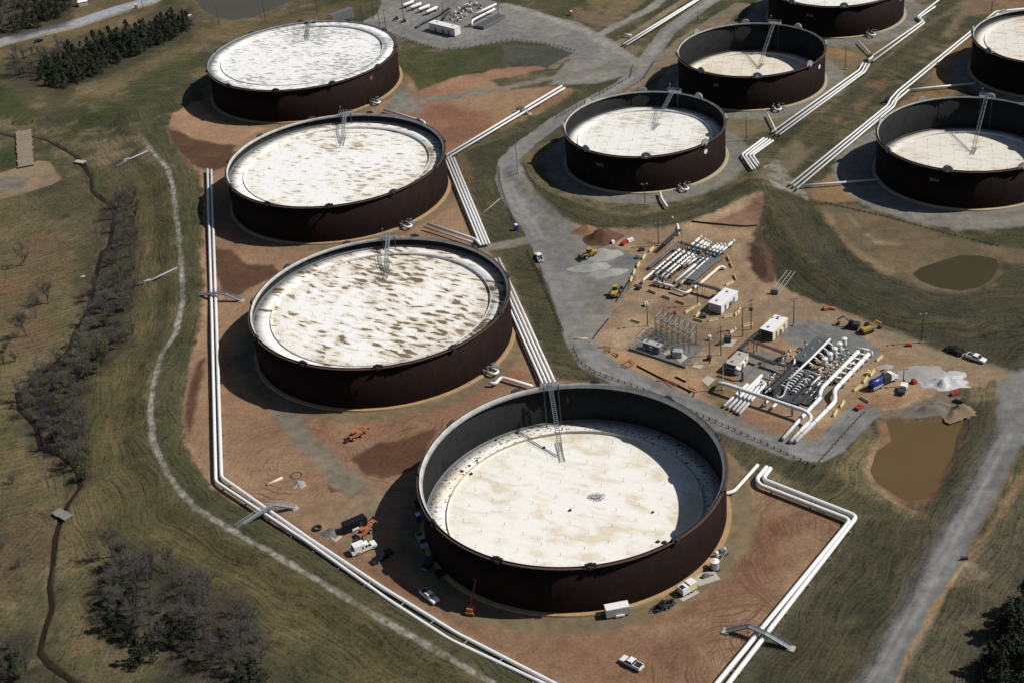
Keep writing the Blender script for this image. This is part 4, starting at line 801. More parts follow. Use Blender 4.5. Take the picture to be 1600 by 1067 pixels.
# spill drains down the dike flank
for px, lab in (([(182,262),(199,252),(232,237)], 'grey metal drain chute down the dike flank near the culvert'), ([(214,447),(231,442),(277,420)], 'grey metal drain chute down the dike flank beside the creek thicket')):
    P = [G(*p) for p in px]; t = thing('drain_chute', P[1], 0, lab, 'drain'); Q_ = [p-P[1]+Vector((0, 0, .35)) for p in P]
    mb = MB(); mb.tube(Q_, .38, 8); mb.build('pipe', GALV, t, True)
    mb = MB(); mb.box((0, 0, .5), (2.6, .5, 1.1), .4); mb.box((.3, .2, .9), (1.6, 1.2, .2), .4); mb.build('headwall', CONC, t)
# ================================================================ VEHICLES
def place(front, rear):
    a, b = G(*front), G(*rear); c = (a+b)/2; return Vector((c.x, c.y, float(zt(np.array([c.x]), np.array([c.y]))[0]))), math.atan2(a.y-b.y, a.x-b.x), (a-b).length
def wheels(t, xs, hw_, r=.4, wd=.28):
    for x in xs:
        for s in (-1, 1):
            m = MB(); m.tube([(x, s*hw_-wd/2, r), (x, s*hw_+wd/2, r)], r, 12); o = m.build('wheel', BLACK, t)
            m = MB(); m.tube([(x, s*(hw_+wd/2)-.02, r), (x, s*(hw_+wd/2)+.02, r)], r*.55, 10); m.build('rim', SILVER, o)
def pickup(front, rear, body, label, bed=BLACK, cap=None, load=False, group='pickup trucks'):
    p, a, _ = place(front, rear); t = thing('pickup_truck', p, a, label, 'pickup truck', group)
    m = MB(); m.prism([(-3.05, .5), (3.0, .5), (3.05, .95), (2.9, 1.12), (1.5, 1.22), (-3.05, 1.22)], -1.0, 1.0); m.build('body', body, t)
    m = MB(); m.prism([(-.95, 1.22), (1.55, 1.22), (.75, 1.9), (-.75, 1.93)], -.9, .9); m.build('cab', GLASS, t)
    m = MB(); m.prism([(-.8, 1.86), (.72, 1.84), (.66, 1.95), (-.72, 1.97)], -.86, .86)
    for s in (-1, 1):
        m.prism([(-.98, 1.2), (-.8, 1.2), (-.62, 1.93), (-.78, 1.93)], s*.89-.03, s*.89+.03); m.prism([(.25, 1.2), (.38, 1.2), (.3, 1.93), (.18, 1.93)], s*.89-.03, s*.89+.03); m.prism([(1.42, 1.2), (1.6, 1.2), (.78, 1.93), (.66, 1.93)], s*.89-.03, s*.89+.03)
    m.build('roof', body, t)
    m = MB(); m.box((-2.02, 0, 1.235), (1.9, 1.62, .03)); m.build('truck_bed', bed, t)
    m = MB()
    for s in (-1, 1): m.box((-2.02, s*.91, 1.32), (2.05, .14, .2))
    m.box((-3.0, 0, 1.32), (.1, 1.9, .2)); m.build('bed_rail', body, t)
    if load:
        m = MB(); m.box((-1.3, 0, 1.5), (.5, 1.6, .5)); m.box((-2.3, .4, 1.45), (.9, .6, .4)); m.box((-2.4, -.5, 1.4), (.6, .5, .3)); m.build('load', DGREY, t)
    for s in (-1, 1):
        m = MB(); m.box((2.98, s*.72, .92), (.12, .36, .2)); m.build('headlight', SILVER, t)
        m = MB(); m.box((1.15, s*1.08, 1.3), (.2, .22, .18)); m.build('mirror', BLACK, t)
    m = MB(); m.box((3.08, 0, .6), (.12, 1.9, .22)); m.box((-3.1, 0, .62), (.12, 1.9, .2)); m.build('bumper', SILVER, t); wheels(t, (-1.85, 1.9), .88)
    return t
pickup((682,943), (661,926), WHITE, 'white pickup with a loaded dark bed at the edge of the nearest tank shadow', load=True)
pickup((972,1031), (1002,1047), WHITE, 'white pickup with a black bed cover alone on the bare earth at the bottom')
pickup((840,399), (846,411), WHITE, 'white pickup with a dark open bed driving on the gravel road by the pad')
pickup((1538,567), (1512,558), WHITE, 'white pickup on the dirt road behind the black one')
pickup((1480,546), (1503,555), BLKP, 'black pickup on the dirt road ahead of the white one', bed=BLACK)
pickup((665,858), (655,838), SILVER, 'silver pickup standing in the shade against the nearest tank')
pickup((590,877), (606,868), BLKP, 'dark pickup half in the nearest tank shadow beside the white service truck')
pickup((676,876), (668,886), DGREY, 'dark grey pickup deep in the shade, hitched near the low trailer', load=True)
def service_truck(front, rear, label):
    p, a, _ = place(front, rear); t = thing('service_truck', p, a, label, 'service truck')
    m = MB(); m.prism([(-3.8, .55), (3.5, .55), (3.55, 1.1), (3.35, 1.4), (1.9, 1.5), (-3.8, 1.0)], -1.1, 1.1); m.build('chassis', WHITE, t)
    m = MB(); m.prism([(.1, 1.4), (2.0, 1.5), (1.35, 2.25), (.1, 2.3)], -1.0, 1.0); m.build('cab', GLASS, t); m = MB(); m.box((.65, 0, 2.3), (1.3, 1.9, .1)); m.prism([(.75, 1.3), (.95, 1.3), (.9, 2.3), (.75, 2.3)], -1.03, 1.03); m.build('roof', WHITE, t)
    m = MB(); m.box((-1.5, 0, 2.0), (3.1, 2.3, 1.9)); m.build('box_body', WHITE, t); m = MB(); m.box((-3.4, 0, 1.35), (.9, 2.2, .7)); m.build('tail_locker', WHITE, t); m = MB(); m.box((-3.15, 0, 2.0), (.2, 1.9, 1.2)); m.build('rear_door', DGREY, t)
    for s in (-1, 1):
        m = MB(); m.box((-.7, s*1.16, 1.9), (.5, .04, .6)); m.build('side_window', GLASS, t)
        m = MB(); m.box((3.5, s*.8, 1.0), (.14, .4, .25)); m.build('headlight', SILVER, t)
    wheels(t, (-2.3, 2.4), .98, .48)
service_truck((586,853), (553,866), 'white box bodied service truck beside the tank shadow')
def box_trailer(front, rear, wd, h, mat, label, roofm=None, name='cargo_trailer'):
    p, a, L = place(front, rear); t = thing(name, p, a, label, 'trailer'); m = MB()
    m.prism([(-L/2, .55), (L/2-.2, .55), (L/2, .9), (L/2, h), (-L/2, h)], -wd/2, wd/2); m.build('body', mat, t); m = MB(); m.box((0, 0, h+.05), (L-.1, wd-.1, .1)); m.build('roof', roofm or mat, t)
    m = MB(); m.tube([(L/2, 0, .6), (L/2+1.4, 0, .6)], .09, 6); m.tube([(L/2, wd/3, .6), (L/2+1.3, 0, .6)], .06, 5); m.tube([(L/2, -wd/3, .6), (L/2+1.3, 0, .6)], .06, 5); m.build('hitch', DGREY, t)
    for s in (-1, 1):
        m = MB(); m.prism([(-1.6, .5), (.8, .5), (.55, .95), (-1.35, .95)], s*(wd/2+.15)-.15, s*(wd/2+.15)+.15); m.build('fender', WHITE, t)
    m = MB(); m.box((-L/2-.03, 0, h*.55), (.06, wd*.85, h*.7)); m.build('rear_door', MGREY if mat is not BLKP else DGREY, t)
    m = MB(); m.box((L*.2, -wd/2-.02, h*.55), (.8, .04, h*.6)); m.build('side_door', MGREY if mat is not BLKP else DGREY, t); wheels(t, (-.9, .1), wd/2-.1, .36)
    return t
box_trailer((946,963), (983,956), 2.5, 2.9, SILVER, 'white roofed silver cargo trailer parked against the sunny foot of the nearest tank', WHITE)
box_trailer((572,817), (538,832), 2.5, 2.8, BLKP, 'black enclosed trailer beside the tarp of gear near the twin pipes')
def flat_trailer(front, rear, label, wd=2.3):
    p, a, L = place(front, rear); t = thing('flatbed_trailer', p, a, label, 'trailer'); rnd = random.Random(3)
    m = MB(); m.box((0, 0, .75), (L-1.4, wd, .2)); m.tube([(L/2-.7, .8, .7), (L/2+.5, 0, .7)], .1, 5); m.tube([(L/2-.7, -.8, .7), (L/2+.5, 0, .7)], .1, 5); m.build('frame', DGREY, t)
    m = MB()
    for k in range(9): m.box((rnd.uniform(-L/2+1.2, L/2-1.6), rnd.uniform(-.8, .8), 1.1+rnd.random()*.4), (rnd.uniform(.4, 1.3), rnd.uniform(.3, .7), rnd.uniform(.4, 1.)), rnd.random())
    m.tube([(-L/2+1, -.7, 1.), (L/2-1.5, .5, 1.6)], .15, 6); m.build('machinery', BLKP, t)
    for s in (-1, 1):
        m = MB(); m.box((-.3, s*(wd/2), 1.0), (2.0, .3, .08)); m.build('fender', DGREY, t)
    wheels(t, (-.9, .2), wd/2, .36)
flat_trailer((1020,956), (1057,940), 'black flatbed trailer loaded with machinery at the sunny foot of the nearest tank')
flat_trailer((682,893), (693,905), 'low dark trailer in the deep shade of the nearest tank')
flat_trailer((653,782), (658,795), 'dim equipment trailer in the shade left of the nearest tank')
# compressor unit
p, a, L = place((1064,930), (1085,918)); t = thing('compressor_trailer', p, a, 'white and yellow compressor trailer on a mat beside the nearest tank', 'compressor')
m = MB(); m.box((-1.1, 0, 1.75), (2.3, 2.2, 2.1)); m.build('yellow_housing', paint('pale_yellow', (.72, .68, .30), .5), t); m = MB(); m.box((1.25, 0, 1.6), (2.3, 2.2, 1.8)); m.build('white_housing', WHITE, t)
m = MB(); m.box((-1.1, 0, 2.85), (2.2, 2.1, .1)); m.box((1.6, 0, 2.53), (1.2, 1.7, .06)); m.build('roof_grille', [WHITE], t); m = MB(); m.box((1.7, 0, 2.57), (1.1, 1.5, .05)); m.build('radiator', BLACK, t)
m = MB(); m.box((0, 0, .6), (5, 2.1, .25)); m.tube([(2.5, 0, .6), (4, 0, .6)], .1, 5); m.build('frame', DGREY, t); wheels(t, (-.8, .3), 1.0, .38)
p, a, L = place((1066,939), (1092,925)); tag(MB().box((0, -.6, .06), (L, 1.6, .08)).build('ground_mat', CONC, None, loc=p, rz=a), 'pale mat strip on the ground under the compressor trailer', 'mat')
p, a, L = place((1086,908), (1120,897)); tag(MB().box((0, 0, .06), (L, 4.2, .08)).build('ground_mat', CONC, None, loc=p, rz=a), 'pale square ground mat carrying a small dark pump', 'mat')
t = thing('portable_pump', p+Vector((0, .3, .1)), a, 'small grey pump standing on the pale square mat', 'pump'); m = MB(); m.box((0, 0, .4), (1.8, 1, .6)); m.cyl((.3, 0, .7), .35, .5); m.build('engine', MGREY, t); m = MB(); m.tube([(-.9, 0, .4), (-1.6, .3, .3), (-2.1, .2, .1)], .12, 6); m.build('hose', BLACK, t)
p = G(1117, 888); t = thing('water_tank', p, 0, 'short white cylindrical tank beside the mixing plant at the nearest tank', 'tank'); m = MB(); m.cyl((0, 0, .3), 1.15, 2.3, 18); m.build('shell', SILVER, t); m = MB(); m.cyl((0, 0, 2.6), 1.2, .3, 18, .5); m.cyl((0, 0, 2.9), .3, .2, 8); m.build('lid', WHITE, t); m = MB(); m.box((0, 0, .15), (2.4, 2.4, .3)); m.build('skid', DGREY, t)
p = G(1125, 868); t = thing('blast_machine', p, .6, 'cluttered grey blasting plant with hoses at the sunny side of the nearest tank', 'machine'); rnd = random.Random(9)
m = MB(); m.box((0, 0, .3), (4, 2.2, .3)); m.build('skid', DGREY, t)
for q, mt in ((-1.2, WHITE), (.4, MGREY), (1.4, SILVER)):
    m = MB(); m.cyl((q, rnd.uniform(-.4, .4), .45), .5, 1.4, 12); m.dome((q, 0, 1.85), .5, .3, 12); m.build('pressure_pot', mt, t)
m = MB()
for k in range(8): m.tube([(rnd.uniform(-2, 2), rnd.uniform(-1, 1), .5), (rnd.uniform(-2, 2), rnd.uniform(-1.6, 1.6), 1.2), (rnd.uniform(-3, 3), rnd.uniform(-2.5, 2.5), .15)], .09, 5)
m.build('hose', CONC, t)
# orange machines
def telehandler(front, rear, label, group=None):
    p, a, L = place(front, rear); t = thing('trencher', p, a, label, 'trencher', group)
    m = MB(); m.prism([(-2.4, .7), (2.0, .7), (2.2, 1.2), (1.3, 1.8), (-.6, 1.75), (-2.4, 1.5)], -.75, .75); m.build('body', ORANGE, t)
    m = MB(); m.box((-.6, 0, 2.05), (1.3, 1.2, .8)); m.build('operator_station', DGREY, t); m = MB(); m.box((-.6, 0, 2.55), (1.6, 1.4, .1)); m.build('canopy', ORANGE, t)
    m = MB(); m.tube([(1.6, .4, 1.3), (3.2, .4, 2.2), (4.4, .4, 1.9)], .22, 6); m.tube([(1.6, -.4, 1.3), (3.2, -.4, 2.2), (4.4, -.4, 1.9)], .22, 6); m.box((4.3, 0, 1.7), (.3, 2.2, .9)); m.build('boom', ORANGE, t)
    m = MB(); m.prism([(-2.4, .4), (-3.8, .1), (-4.1, .5), (-2.4, 1.1)], -.5, .5); m.build('rear_tool', DGREY, t); wheels(t, (-1.4, 1.4), .95, .55, .4)
telehandler((570,677), (543,690), 'orange trencher machine on the bare earth below the brown streaked tank')
telehandler((577,829), (562,841), 'orange and black small machine beside the black enclosed trailer')
def boom_lift(base, tip, label):
    p = G(*base); t = thing('boom_lift', p, 1.2, label, 'boom lift'); m = MB(); m.box((0, 0, .75), (2.6, 2.1, .6)); m.build('chassis', ORANGE, t); m = MB(); m.box((0, 0, 1.5), (1.8, 1.6, .9)); m.build('turret', ORANGE, t)
    m = MB(); m.tube([(-.4, 0, 1.7), (2.6, .2, 3.6), (6.5, .4, 5.4)], [.3, .26, .2], 6); m.build('boom', REDP, t); m = MB(); m.box((7, .4, 5.2), (.8, 1.6, .9)); m.build('basket', DGREY, t); wheels(t, (-.9, .9), 1.0, .45, .35)
boom_lift((736,957), (745,925), 'orange red boom lift reaching to the shaded foot of the nearest tank')
# yellow earthmovers
def loader(front, rear, label):
    p, a, L = place(front, rear); t = thing('wheel_loader', p, a, label, 'wheel loader')
    m = MB(); m.prism([(-3.2, .9), (-.2, .9), (0, 1.9), (-.8, 2.2), (-3.2, 1.9)], -.95, .95); m.build('engine_hood', CATY, t); m = MB(); m.prism([(0, .8), (2., .8), (1.7, 1.6), (0, 1.7)], -.7, .7); m.build('front_frame', CATY, t)
    m = MB(); m.prism([(-.9, 1.9), (.7, 1.9), (.5, 3.3), (-.8, 3.3)], -.75, .75); m.build('cab', GLASS, t); m = MB(); m.box((-.15, 0, 3.38), (1.6, 1.7, .14)); m.build('cab_roof', CATY, t)
    m = MB()
    for s in (-.6, .6): m.tube([(.9, s, 1.8), (2.6, s, 1.6), (3.6, s, .7)], .18, 6)
    m.build('lift_arm', CATY, t); m = MB(); m.prism([(3.3, .2), (4.8, .15), (4.6, .5), (3.7, .6), (3.5, 1.4), (3.2, 1.5)], -1.5, 1.5); m.build('bucket', DGREY, t); wheels(t, (-1.8, 1.6), 1.05, .8, .55)
loader((911,405), (930,399), 'yellow wheel loader working at the grey gravel heap')
loader((966,453), (958,468), 'yellow wheel loader parked at the edge of the gravel pad')
# vacuum truck
p, a, L = place((1397,592), (1357,611)); t = thing('vacuum_truck', p, a, 'vacuum truck with a blue tank and white cab on the site earth', 'truck'); m = MB(); m.box((-.5, 0, .85), (9, 2.1, .35)); m.build('frame', DGREY, t)
m = MB(); m.prism([(3.0, .8), (5.6, .8), (5.7, 1.6), (5.4, 1.9), (4.4, 2.0), (4.2, 3.0), (3.0, 3.1)], -1.15, 1.15); m.build('cab', WHITE, t); m = MB(); m.prism([(4.35, 2.05), (4.5, 2.05), (4.3, 2.9), (4.2, 2.9)], -1.0, 1.0); m.build('windshield', GLASS, t)
m = MB(); m.tube([(-4.6, 0, 2.2), (-4.3, 0, 2.2), (-.4, 0, 2.2), (-.1, 0, 2.2)], [.9, 1.2, 1.2, .9], 18); m.build('tank', BLUE, t, True); m = MB(); m.box((1.4, 0, 1.9), (2.4, 2.1, 1.8)); m.cyl((1.2, .7, 2.8), .3, .9, 8); m.build('blower', DGREY, t)
m = MB(); m.tube([(-.5, 0, 3.6), (2, 1.4, 3.9), (3.2, 2.2, 3.2), (2.2, 3, 2.6)], .22, 8); m.build('boom_hose', DGREY, t); m = MB()
for s in (-1, 1): m.box((-2.2, s*1.15, .95), (4, .3, .6))
m.build('tool_locker', SILVER, t); wheels(t, (-3.6, -2.3, 4.6), 1.0, .5, .32)
p = G(1411, 611); t = thing('mobile_crane', p, R(60), 'small white utility truck with red mast on the site earth', 'utility truck'); m = MB(); m.box((.9, 0, 1.3), (2.2, 1.9, 1.4)); m.build('cab', WHITE, t); m = MB(); m.box((-1.3, 0, 1.), (2.6, 1.9, .8)); m.build('deck', DGREY, t); m = MB(); m.tube([(1.9, .3, 1.), (2.3, .3, 2.6)], .18, 6); m.build('mast', REDP, t); wheels(t, (-1.4, 1.2), .85, .4)
# ---------------------------------------------------------------- barrels, toilets, heaps, oddments
def toilet(px, mat, label):
    p = G(*px); t = thing('portable_toilet', p, .3, label, 'portable toilet'); m = MB(); m.box((0, 0, 1.1), (1.3, 1.3, 2.2)); m.build('cabin', mat, t); m = MB(); m.prism([(-.7, 2.2), (.7, 2.2), (.5, 2.45), (-.5, 2.45)], -.7, .7); m.build('roof', WHITE, t); m = MB(); m.box((0, -.67, 1.05), (.8, .05, 1.8)); m.build('door', mat, t)
toilet((807,360), BLUE, 'blue portable toilet at the junction of the gravel road')
toilet((893,25), ORANGE, 'orange portable toilet on the far gravel pad by the track')
toilet((213,14), ORANGE, 'orange box cabin beside the far access road')
toilet((655,813), BLUE, 'blue cabin in the shade against the nearest tank')
def heap(px, r, mat, label, name, seed, cat='heap', amp=.3):
    p = G(*px); p.z -= .1; m = MB(); m.blob((0, 0, 0), r, seed, 26, 9, amp); o = m.build(name, mat, None, True, loc=p); return tag(o, label, cat)
SOILH = paint('dug_soil', srgb(92, 62, 46), .95, var=.3, scale=.8); GRVH = paint('grey_gravel', srgb(150, 148, 143), .95, var=.2, scale=.9); PLAS = paint('white_sheeting', (.46, .46, .46), .6, var=.5, scale=1.1); SOILL = paint('light_soil', srgb(128, 96, 70), .95, var=.25)
heap((942,373), (8.5, 6.5, 4.2), SOILH, 'dark brown cone of dug soil behind the gravel pad', 'soil_heap', 1)
heap((915,361), (6, 4, 2.4), SOILL, 'lighter low soil heap left of the dark brown cone', 'soil_heap', 2)
heap((944,398), (8, 5, 1.8), GRVH, 'pale gravel heap beside the working wheel loader', 'gravel_heap', 3)
heap((925,418), (9, 3.4, 1.6), GRVH, 'low ridge of gravel in front of the working wheel loader', 'gravel_heap', 4)
heap((955,426), (7., 3.6, 1.2), GRVH, 'low spread of gravel right of the loader ridge', 'gravel_heap', 14)
heap((1440,583), (8, 5, .9), GRVH, 'flat grey gravel spread left of the white sheeting', 'gravel_heap', 5)
heap((1474,598), (9, 5.4, 1.9), PLAS, 'white crumpled heap of plastic sheeting on the site', 'plastic_heap', 6, amp=.85)
heap((1382,573), (4, 2.4, .5), GRVH, 'small grey gravel patch beside the yellow barrier bend', 'gravel_heap', 7)
heap((467,757), (3, 2.4, 1.6), paint('scrap', (.3, .3, .28), .8, var=.6, scale=2.), 'little pile of pale scrap on the bare earth', 'scrap_heap', 8, amp=.7)
heap((1455,640), (11, 3.2, 2.2), paint('grey_clay', srgb(112, 106, 94), .95, var=.25), 'grey clay bank heap above the muddy pond', 'clay_heap', 9, amp=.7)
heap((1500,643), (5.5, 4.5, 2.2), paint('rubble', srgb(124, 106, 84), .95, var=.45, scale=1.5), 'tan rubble heap at the corner of the muddy pond', 'rubble_heap', 10, amp=.7)
heap((515,832), (4, 2.6, .9), paint('gear', (.12, .12, .12), .8, var=.9, scale=1.6), 'jumble of dark gear on a pale tarp beside the twin pipes', 'gear_pile', 11, amp=.8)
def rug(px, mat, label, name, cat):
    P = G(px); c = P.mean(0); n = len(P); m = MB(); m.add([(*(q-c)[:2], .06) for q in P]+[(*(q-c)[:2], -.1) for q in P], [tuple(range(n))]+[(i, (i+1) % n, n+(i+1) % n, n+i) for i in range(n)]); o = m.build(name, mat, None, loc=(c[0], c[1], c[2])); return tag(o, label, cat)
rug([(503,828),(512,836),(525,847),(535,838),(530,836),(524,842)], CONC, 'pale tarp edge under the jumble of dark gear', 'tarp', 'tarp')
def ring(px, r, rr, mat, label):
    p = G(*px); m = MB(); pts = [(r*math.cos(i*math.pi/12), r*math.sin(i*math.pi/12), rr) for i in range(25)]; m.tube(pts, rr, 6, False); return tag(m.build('hose_coil', mat, None, True, loc=p), label, 'hose')
ring((463,743), 1.6, .12, DGREY, 'loop of dark hose lying by the pale scrap pile'); o = ring((496,826), 1.0, .38, BLACK, 'thick black hose coil at the end of the gear tarp')
pipe_w([G(1081,347)+Vector((0,0,.25)), G(1110,350)+Vector((0,0,.3)), G(1140,353)+Vector((0,0,.3)), G(1165,355)+Vector((0,0,.3)), G(1184,353)+Vector((0,0,.3))], .28, 'long black hose lying across the disturbed earth above the pipe rack', None, BLACK, 3., 'hose', 'hose')
for (px, lab, mt, s_) in (((975,382), 'red and white container skid behind the gravel pad', REDP, (3, 1.4, 1.2)), ((985,378), 'white framed crate behind the gravel pad', WHITE, (2.4, 1.4, 1.3)), ((958,381), 'small white tote near the soil cone', WHITE, (1.2, 1.2, 1.2)), ((1003,392), 'dark equipment crate at the end of the barrier row', DGREY, (1.8, 1.4, 1.2)), ((996,404), 'grey drum crate beside the barrier row', MGREY, (1.4, 1.2, 1.)), ((998,452), 'dark generator box below the pipe rack', DGREY, (2, 1.4, 1.2)),
    ((1010,478), 'small white light tower box by the pole', WHITE, (1.3, 1.6, 1.3)), ((1054,491), 'black and red bin near the stacked yellow barriers', REDP, (1, 1, 1)), ((1098,497), 'dark compressor behind the stacked yellow barriers', DGREY, (2, 1.6, 1.4)), ((1137,533), 'dark round topped generator on a concrete slab', DGREY, (2.4, 2.2, 2.)), ((1127,538), 'grey tote tank beside the power pole', MGREY, (1.6, 1.2, 1.5)), ((1109,531), 'white drum beside the substation corner', WHITE, (1, 1, 1.6)), ((1108,562), 'dark transformer box at the pole foot', DGREY, (1.6, 1.4, 1.6)), ((1500,628), 'dark skip at the end of the white sheeting', DGREY, (3, 1.8, 1.2)), ((1492,616), 'red skid beside the white sheeting', REDP, (3, 1.2, 1.)), ((1342,638), 'red dumpster lid box at the end of the guard rail', REDP, (2.6, 1.6, 1.)), ((1428,598), 'red and white concrete mixer near the mast truck', REDP, (1.6, 1.2, 1.2)), ((1300,484), 'orange net stack at the foot of the grass bank', ORANGE, (2, 1.2, .8)), ((1290,484), 'orange barrel cluster at the foot of the grass bank', ORANGE, (1.6, 1.6, 1.)), ((1357,585), 'yellow crate by the pipe end', YELLOW, (1.6, 1.2, 1.2)), ((1420,541), 'red generator by the light pole on the dirt road', REDP, (1.8, 1., .9)), ((685,52), '', None, None)):
    if mt is None: continue
    p = G(*px); t = thing('equipment_crate', p, random.random()*3, lab, 'equipment'); m = MB(); m.box((0, 0, s_[2]*.55), (s_[0], s_[1], s_[2]*.8), 0, .92); m.build('housing', mt, t); m = MB(); m.box((0, 0, .12), (s_[0]*1.05, s_[1]*.9, .2)); m.build('skid', DGREY, t)
    m = MB(); m.box((s_[0]*.2, 0, s_[2]*.95+.08), (s_[0]*.45, s_[1]*.6, .16)); m.build('lid', MGREY if mt is DGREY else mt, t)
rug([(1119,540),(1128,530),(1152,531),(1143,542)], CONC, 'concrete slab under the dark generator', 'concrete_slab', 'slab'); rug([(1055,560),(1066,552),(1075,558),(1063,567)], CONC, 'concrete slab in the substation yard', 'concrete_slab', 'slab'); rug([(1036,552),(1044,546),(1054,550),(1045,558)], CONC, 'second concrete slab between cabin and transformer in the substation yard', 'concrete_slab', 'slab'); rug([(1081,573),(1087,567),(1100,570),(1094,576)], CONC, 'small pale slab outside the substation fence', 'concrete_slab', 'slab')
rug([(1096,594),(1106,587),(1118,592),(1106,603)], CONC, 'white sheet stack lying left of the low long pipe', 'sheet_stack', 'sheet')
# grader attachments / tractor at the gravel corner
def digger(px, a, label, mt=DGREY):
    p = G(*px); t = thing('excavator', p, a, label, 'excavator'); m = MB()
    for s in (-1, 1): m.prism([(-1.8, .1), (1.8, .1), (2.1, .5), (1.8, .85), (-1.8, .85), (-2.1, .5)], s*1.1-.28, s*1.1+.28)
    m.build('track', BLACK, t); m = MB(); m.box((-.4, 0, 1.45), (3, 2.2, 1.)); m.build('body', mt, t); m = MB(); m.box((.5, .6, 2.1), (1.3, 1, 1.4)); m.build('cab', GLASS, t); m = MB(); m.tube([(1, -.3, 1.6), (3.2, -.3, 3.4), (5.2, -.3, 1.8), (4.8, -.3, .4)], [.3, .28, .22, .15], 6); m.build('boom', mt, t); m = MB(); m.prism([(4.4, 0), (5.2, 0), (5.3, .7), (4.5, .8)], -.9, .2); m.build('bucket', DGREY, t)
digger((1333,512), 2.6, 'black excavator at the edge of the grey gravel behind the pump deck'); digger((1354,519), .4, 'dark excavator with pale counterweight beside the black one', CATY)
# ---------------------------------------------------------------- barriers
_bar = None
def barrier(px, dir_px, label, group):
    global _bar
    a = G(*px); b = G(*dir_px); ang = math.atan2(b.y-a.y, b.x-a.x)
    if _bar is None:
        t = thing('concrete_barrier', (0, 0, 0), 0, label, 'barrier', group); m = MB(); m.prism([(-.34, 0), (.34, 0), (.34, .1), (.17, .34), (.11, .9), (-.11, .9), (-.17, .34), (-.34, .1)], -1.7, 1.7, 'x'); m.build('block', BARY, t)
        m = MB(); m.tube([(1.7, 0, .25), (1.84, 0, .25)], .06, 5); m.tube([(1.7, 0, .7), (1.84, 0, .7)], .06, 5); m.build('link_loop', DGREY, t); _bar = t
    else: t = dup(_bar); tag(t, label, 'barrier', group)
    t.location = a; t.rotation_euler.z = ang
def brow(pts, gl, group):
    for k, p in enumerate(pts):
        q = pts[k+1] if k+1 < len(pts) else (2*p[0]-pts[k-1][0], 2*p[1]-pts[k-1][1])
        barrier(p, q, ORD[k].capitalize()+' '+gl, group)
brow([(1018,391),(1006,402.5),(997,415),(990.5,427),(986,437.5)], 'yellow barrier from the top along the right edge of the gravel pad', 'barriers along the gravel pad')
brow([(998,449),(1019,457.5),(1041,466),(1063,474)], 'yellow barrier from the left in the row below the pipe rack', 'barriers below the pipe rack')
brow([(1138,406),(1142.5,416),(1148.5,435)], 'yellow barrier from the top right of the pipe rack', 'barriers right of the pipe rack')
brow([(1076,486.5),(1080,484),(1084,481.5),(1088,479.5)], 'yellow barrier from the left in the close stack beside the white cabin', 'stacked barriers')
for p, q, l in (((1090,493),(1094,488),'cream barrier at the right end of the close stack'), ((1091,502),(1098,504),'yellow barrier lying below the close stack'), ((1115,501),(1124,499),'yellow barrier left in front of the white cabin'), ((1138,495),(1146,493),'yellow barrier right in front of the white cabin'), ((1155,487),(1160,478),'upper cream barrier beside the cabin corner'), ((1152,490),(1158,484),'lower cream barrier beside the cabin corner'), ((1140,444),(1147,441),'yellow barrier above the white cabin roof'), ((993,504),(1000,506),'lone yellow barrier on the dirt above the substation'), ((1169,509),(1178,507),'yellow barrier behind the power poles'), ((1145,518),(1150,514),'yellow barrier leaning by the dark generator'),
    ((1374,561),(1380,556),'yellow barrier at the bend near the round gravel patch'), ((1363,583),(1368,576),'upper yellow barrier beside the vacuum truck'), ((1352,594),(1358,586),'middle yellow barrier beside the vacuum truck'), ((1340,607),(1349,601),'lower yellow barrier beside the vacuum truck'), ((1351,625),(1358,629),'yellow barrier lying across below the vacuum truck'), ((1316,632),(1321,625),'upper yellow barrier on the road bend'), ((1305,646),(1310,638),'lower yellow barrier on the road bend')):
    barrier(p, q, l, 'single barriers on the site')
for px, l in (([(897,530,.15),(919,529,.15)], 'yellow painted pipe lying across the gravel road'),): pipe(px, .25, l, None, mat=YELLOW, name='speed_bump', cat='speed bump')
# ================================================================ BUILDINGS AND PLANT
def rect(A, B, C, h):
    """oblong from three roof corners: A-B long side, A-C short side"""
    a, b, c = G(*A, h), G(*B, h), G(*C, h); L = (b-a).length; ux = (b-a).normalized(); v = c-a; v = v-ux*v.dot(ux); wd = v.length; uy = v.normalized(); m = a+ux*L/2+uy*wd/2
    return Vector((m.x, m.y, 0)), math.atan2(ux.y, ux.x), L, wd
def cabin(A, B, C, h, label, wall, roof, front, z0=.4, side=None):
    p, a, L, wd = rect(A, B, C, h); t = thing('equipment_building', p, a, label, 'building')
    m = MB(); m.box((0, 0, (h+z0)/2), (L-.3, wd-.3, h-z0)); m.build('wall', wall, t)
    m = MB(); m.box((0, 0, h+.06), (L, wd, .14)); m.build('roof', roof, t)
    m = MB()
    for i in (-1, 0, 1):
        for j in (-1, 1): m.box((i*L*.42, j*wd*.38, z0/2), (.4, .4, z0))
    m.build('footing', CONC, t)
    m = MB(); m.box((-L/2+.13, 0, (h+z0)/2), (.05, wd-.6, h-z0-.4))
    for k in range(6): m.box((-L/2+.09, -wd/2+.6+k*(wd-1.2)/5, (h+z0)/2), (.06, .08, h-z0-.5))
    m.build('end_panel', front, t)
    for s in (-1, 1):
        m = MB(); m.box((L*.25*s, -wd/2+.13, z0+1.1), (1., .06, 2.1)); d = m.build('door', MGREY, t); m = MB(); m.box((L*.25*s+.35, -wd/2+.08, z0+1.1), (.12, .06, .2)); m.build('handle', BLACK, d)
    m = MB(); m.box((L*.05, -wd/2-.25, z0+1.2), (1.2, .6, 1.4)); m.build('air_conditioner', side or GALV, t)
    for k in (-1, 1):
        m = MB(); m.box((L*.3*k, wd*.1, h+.25), (.7, .7, .25)); m.build('roof_vent', MGREY, t)
    return t
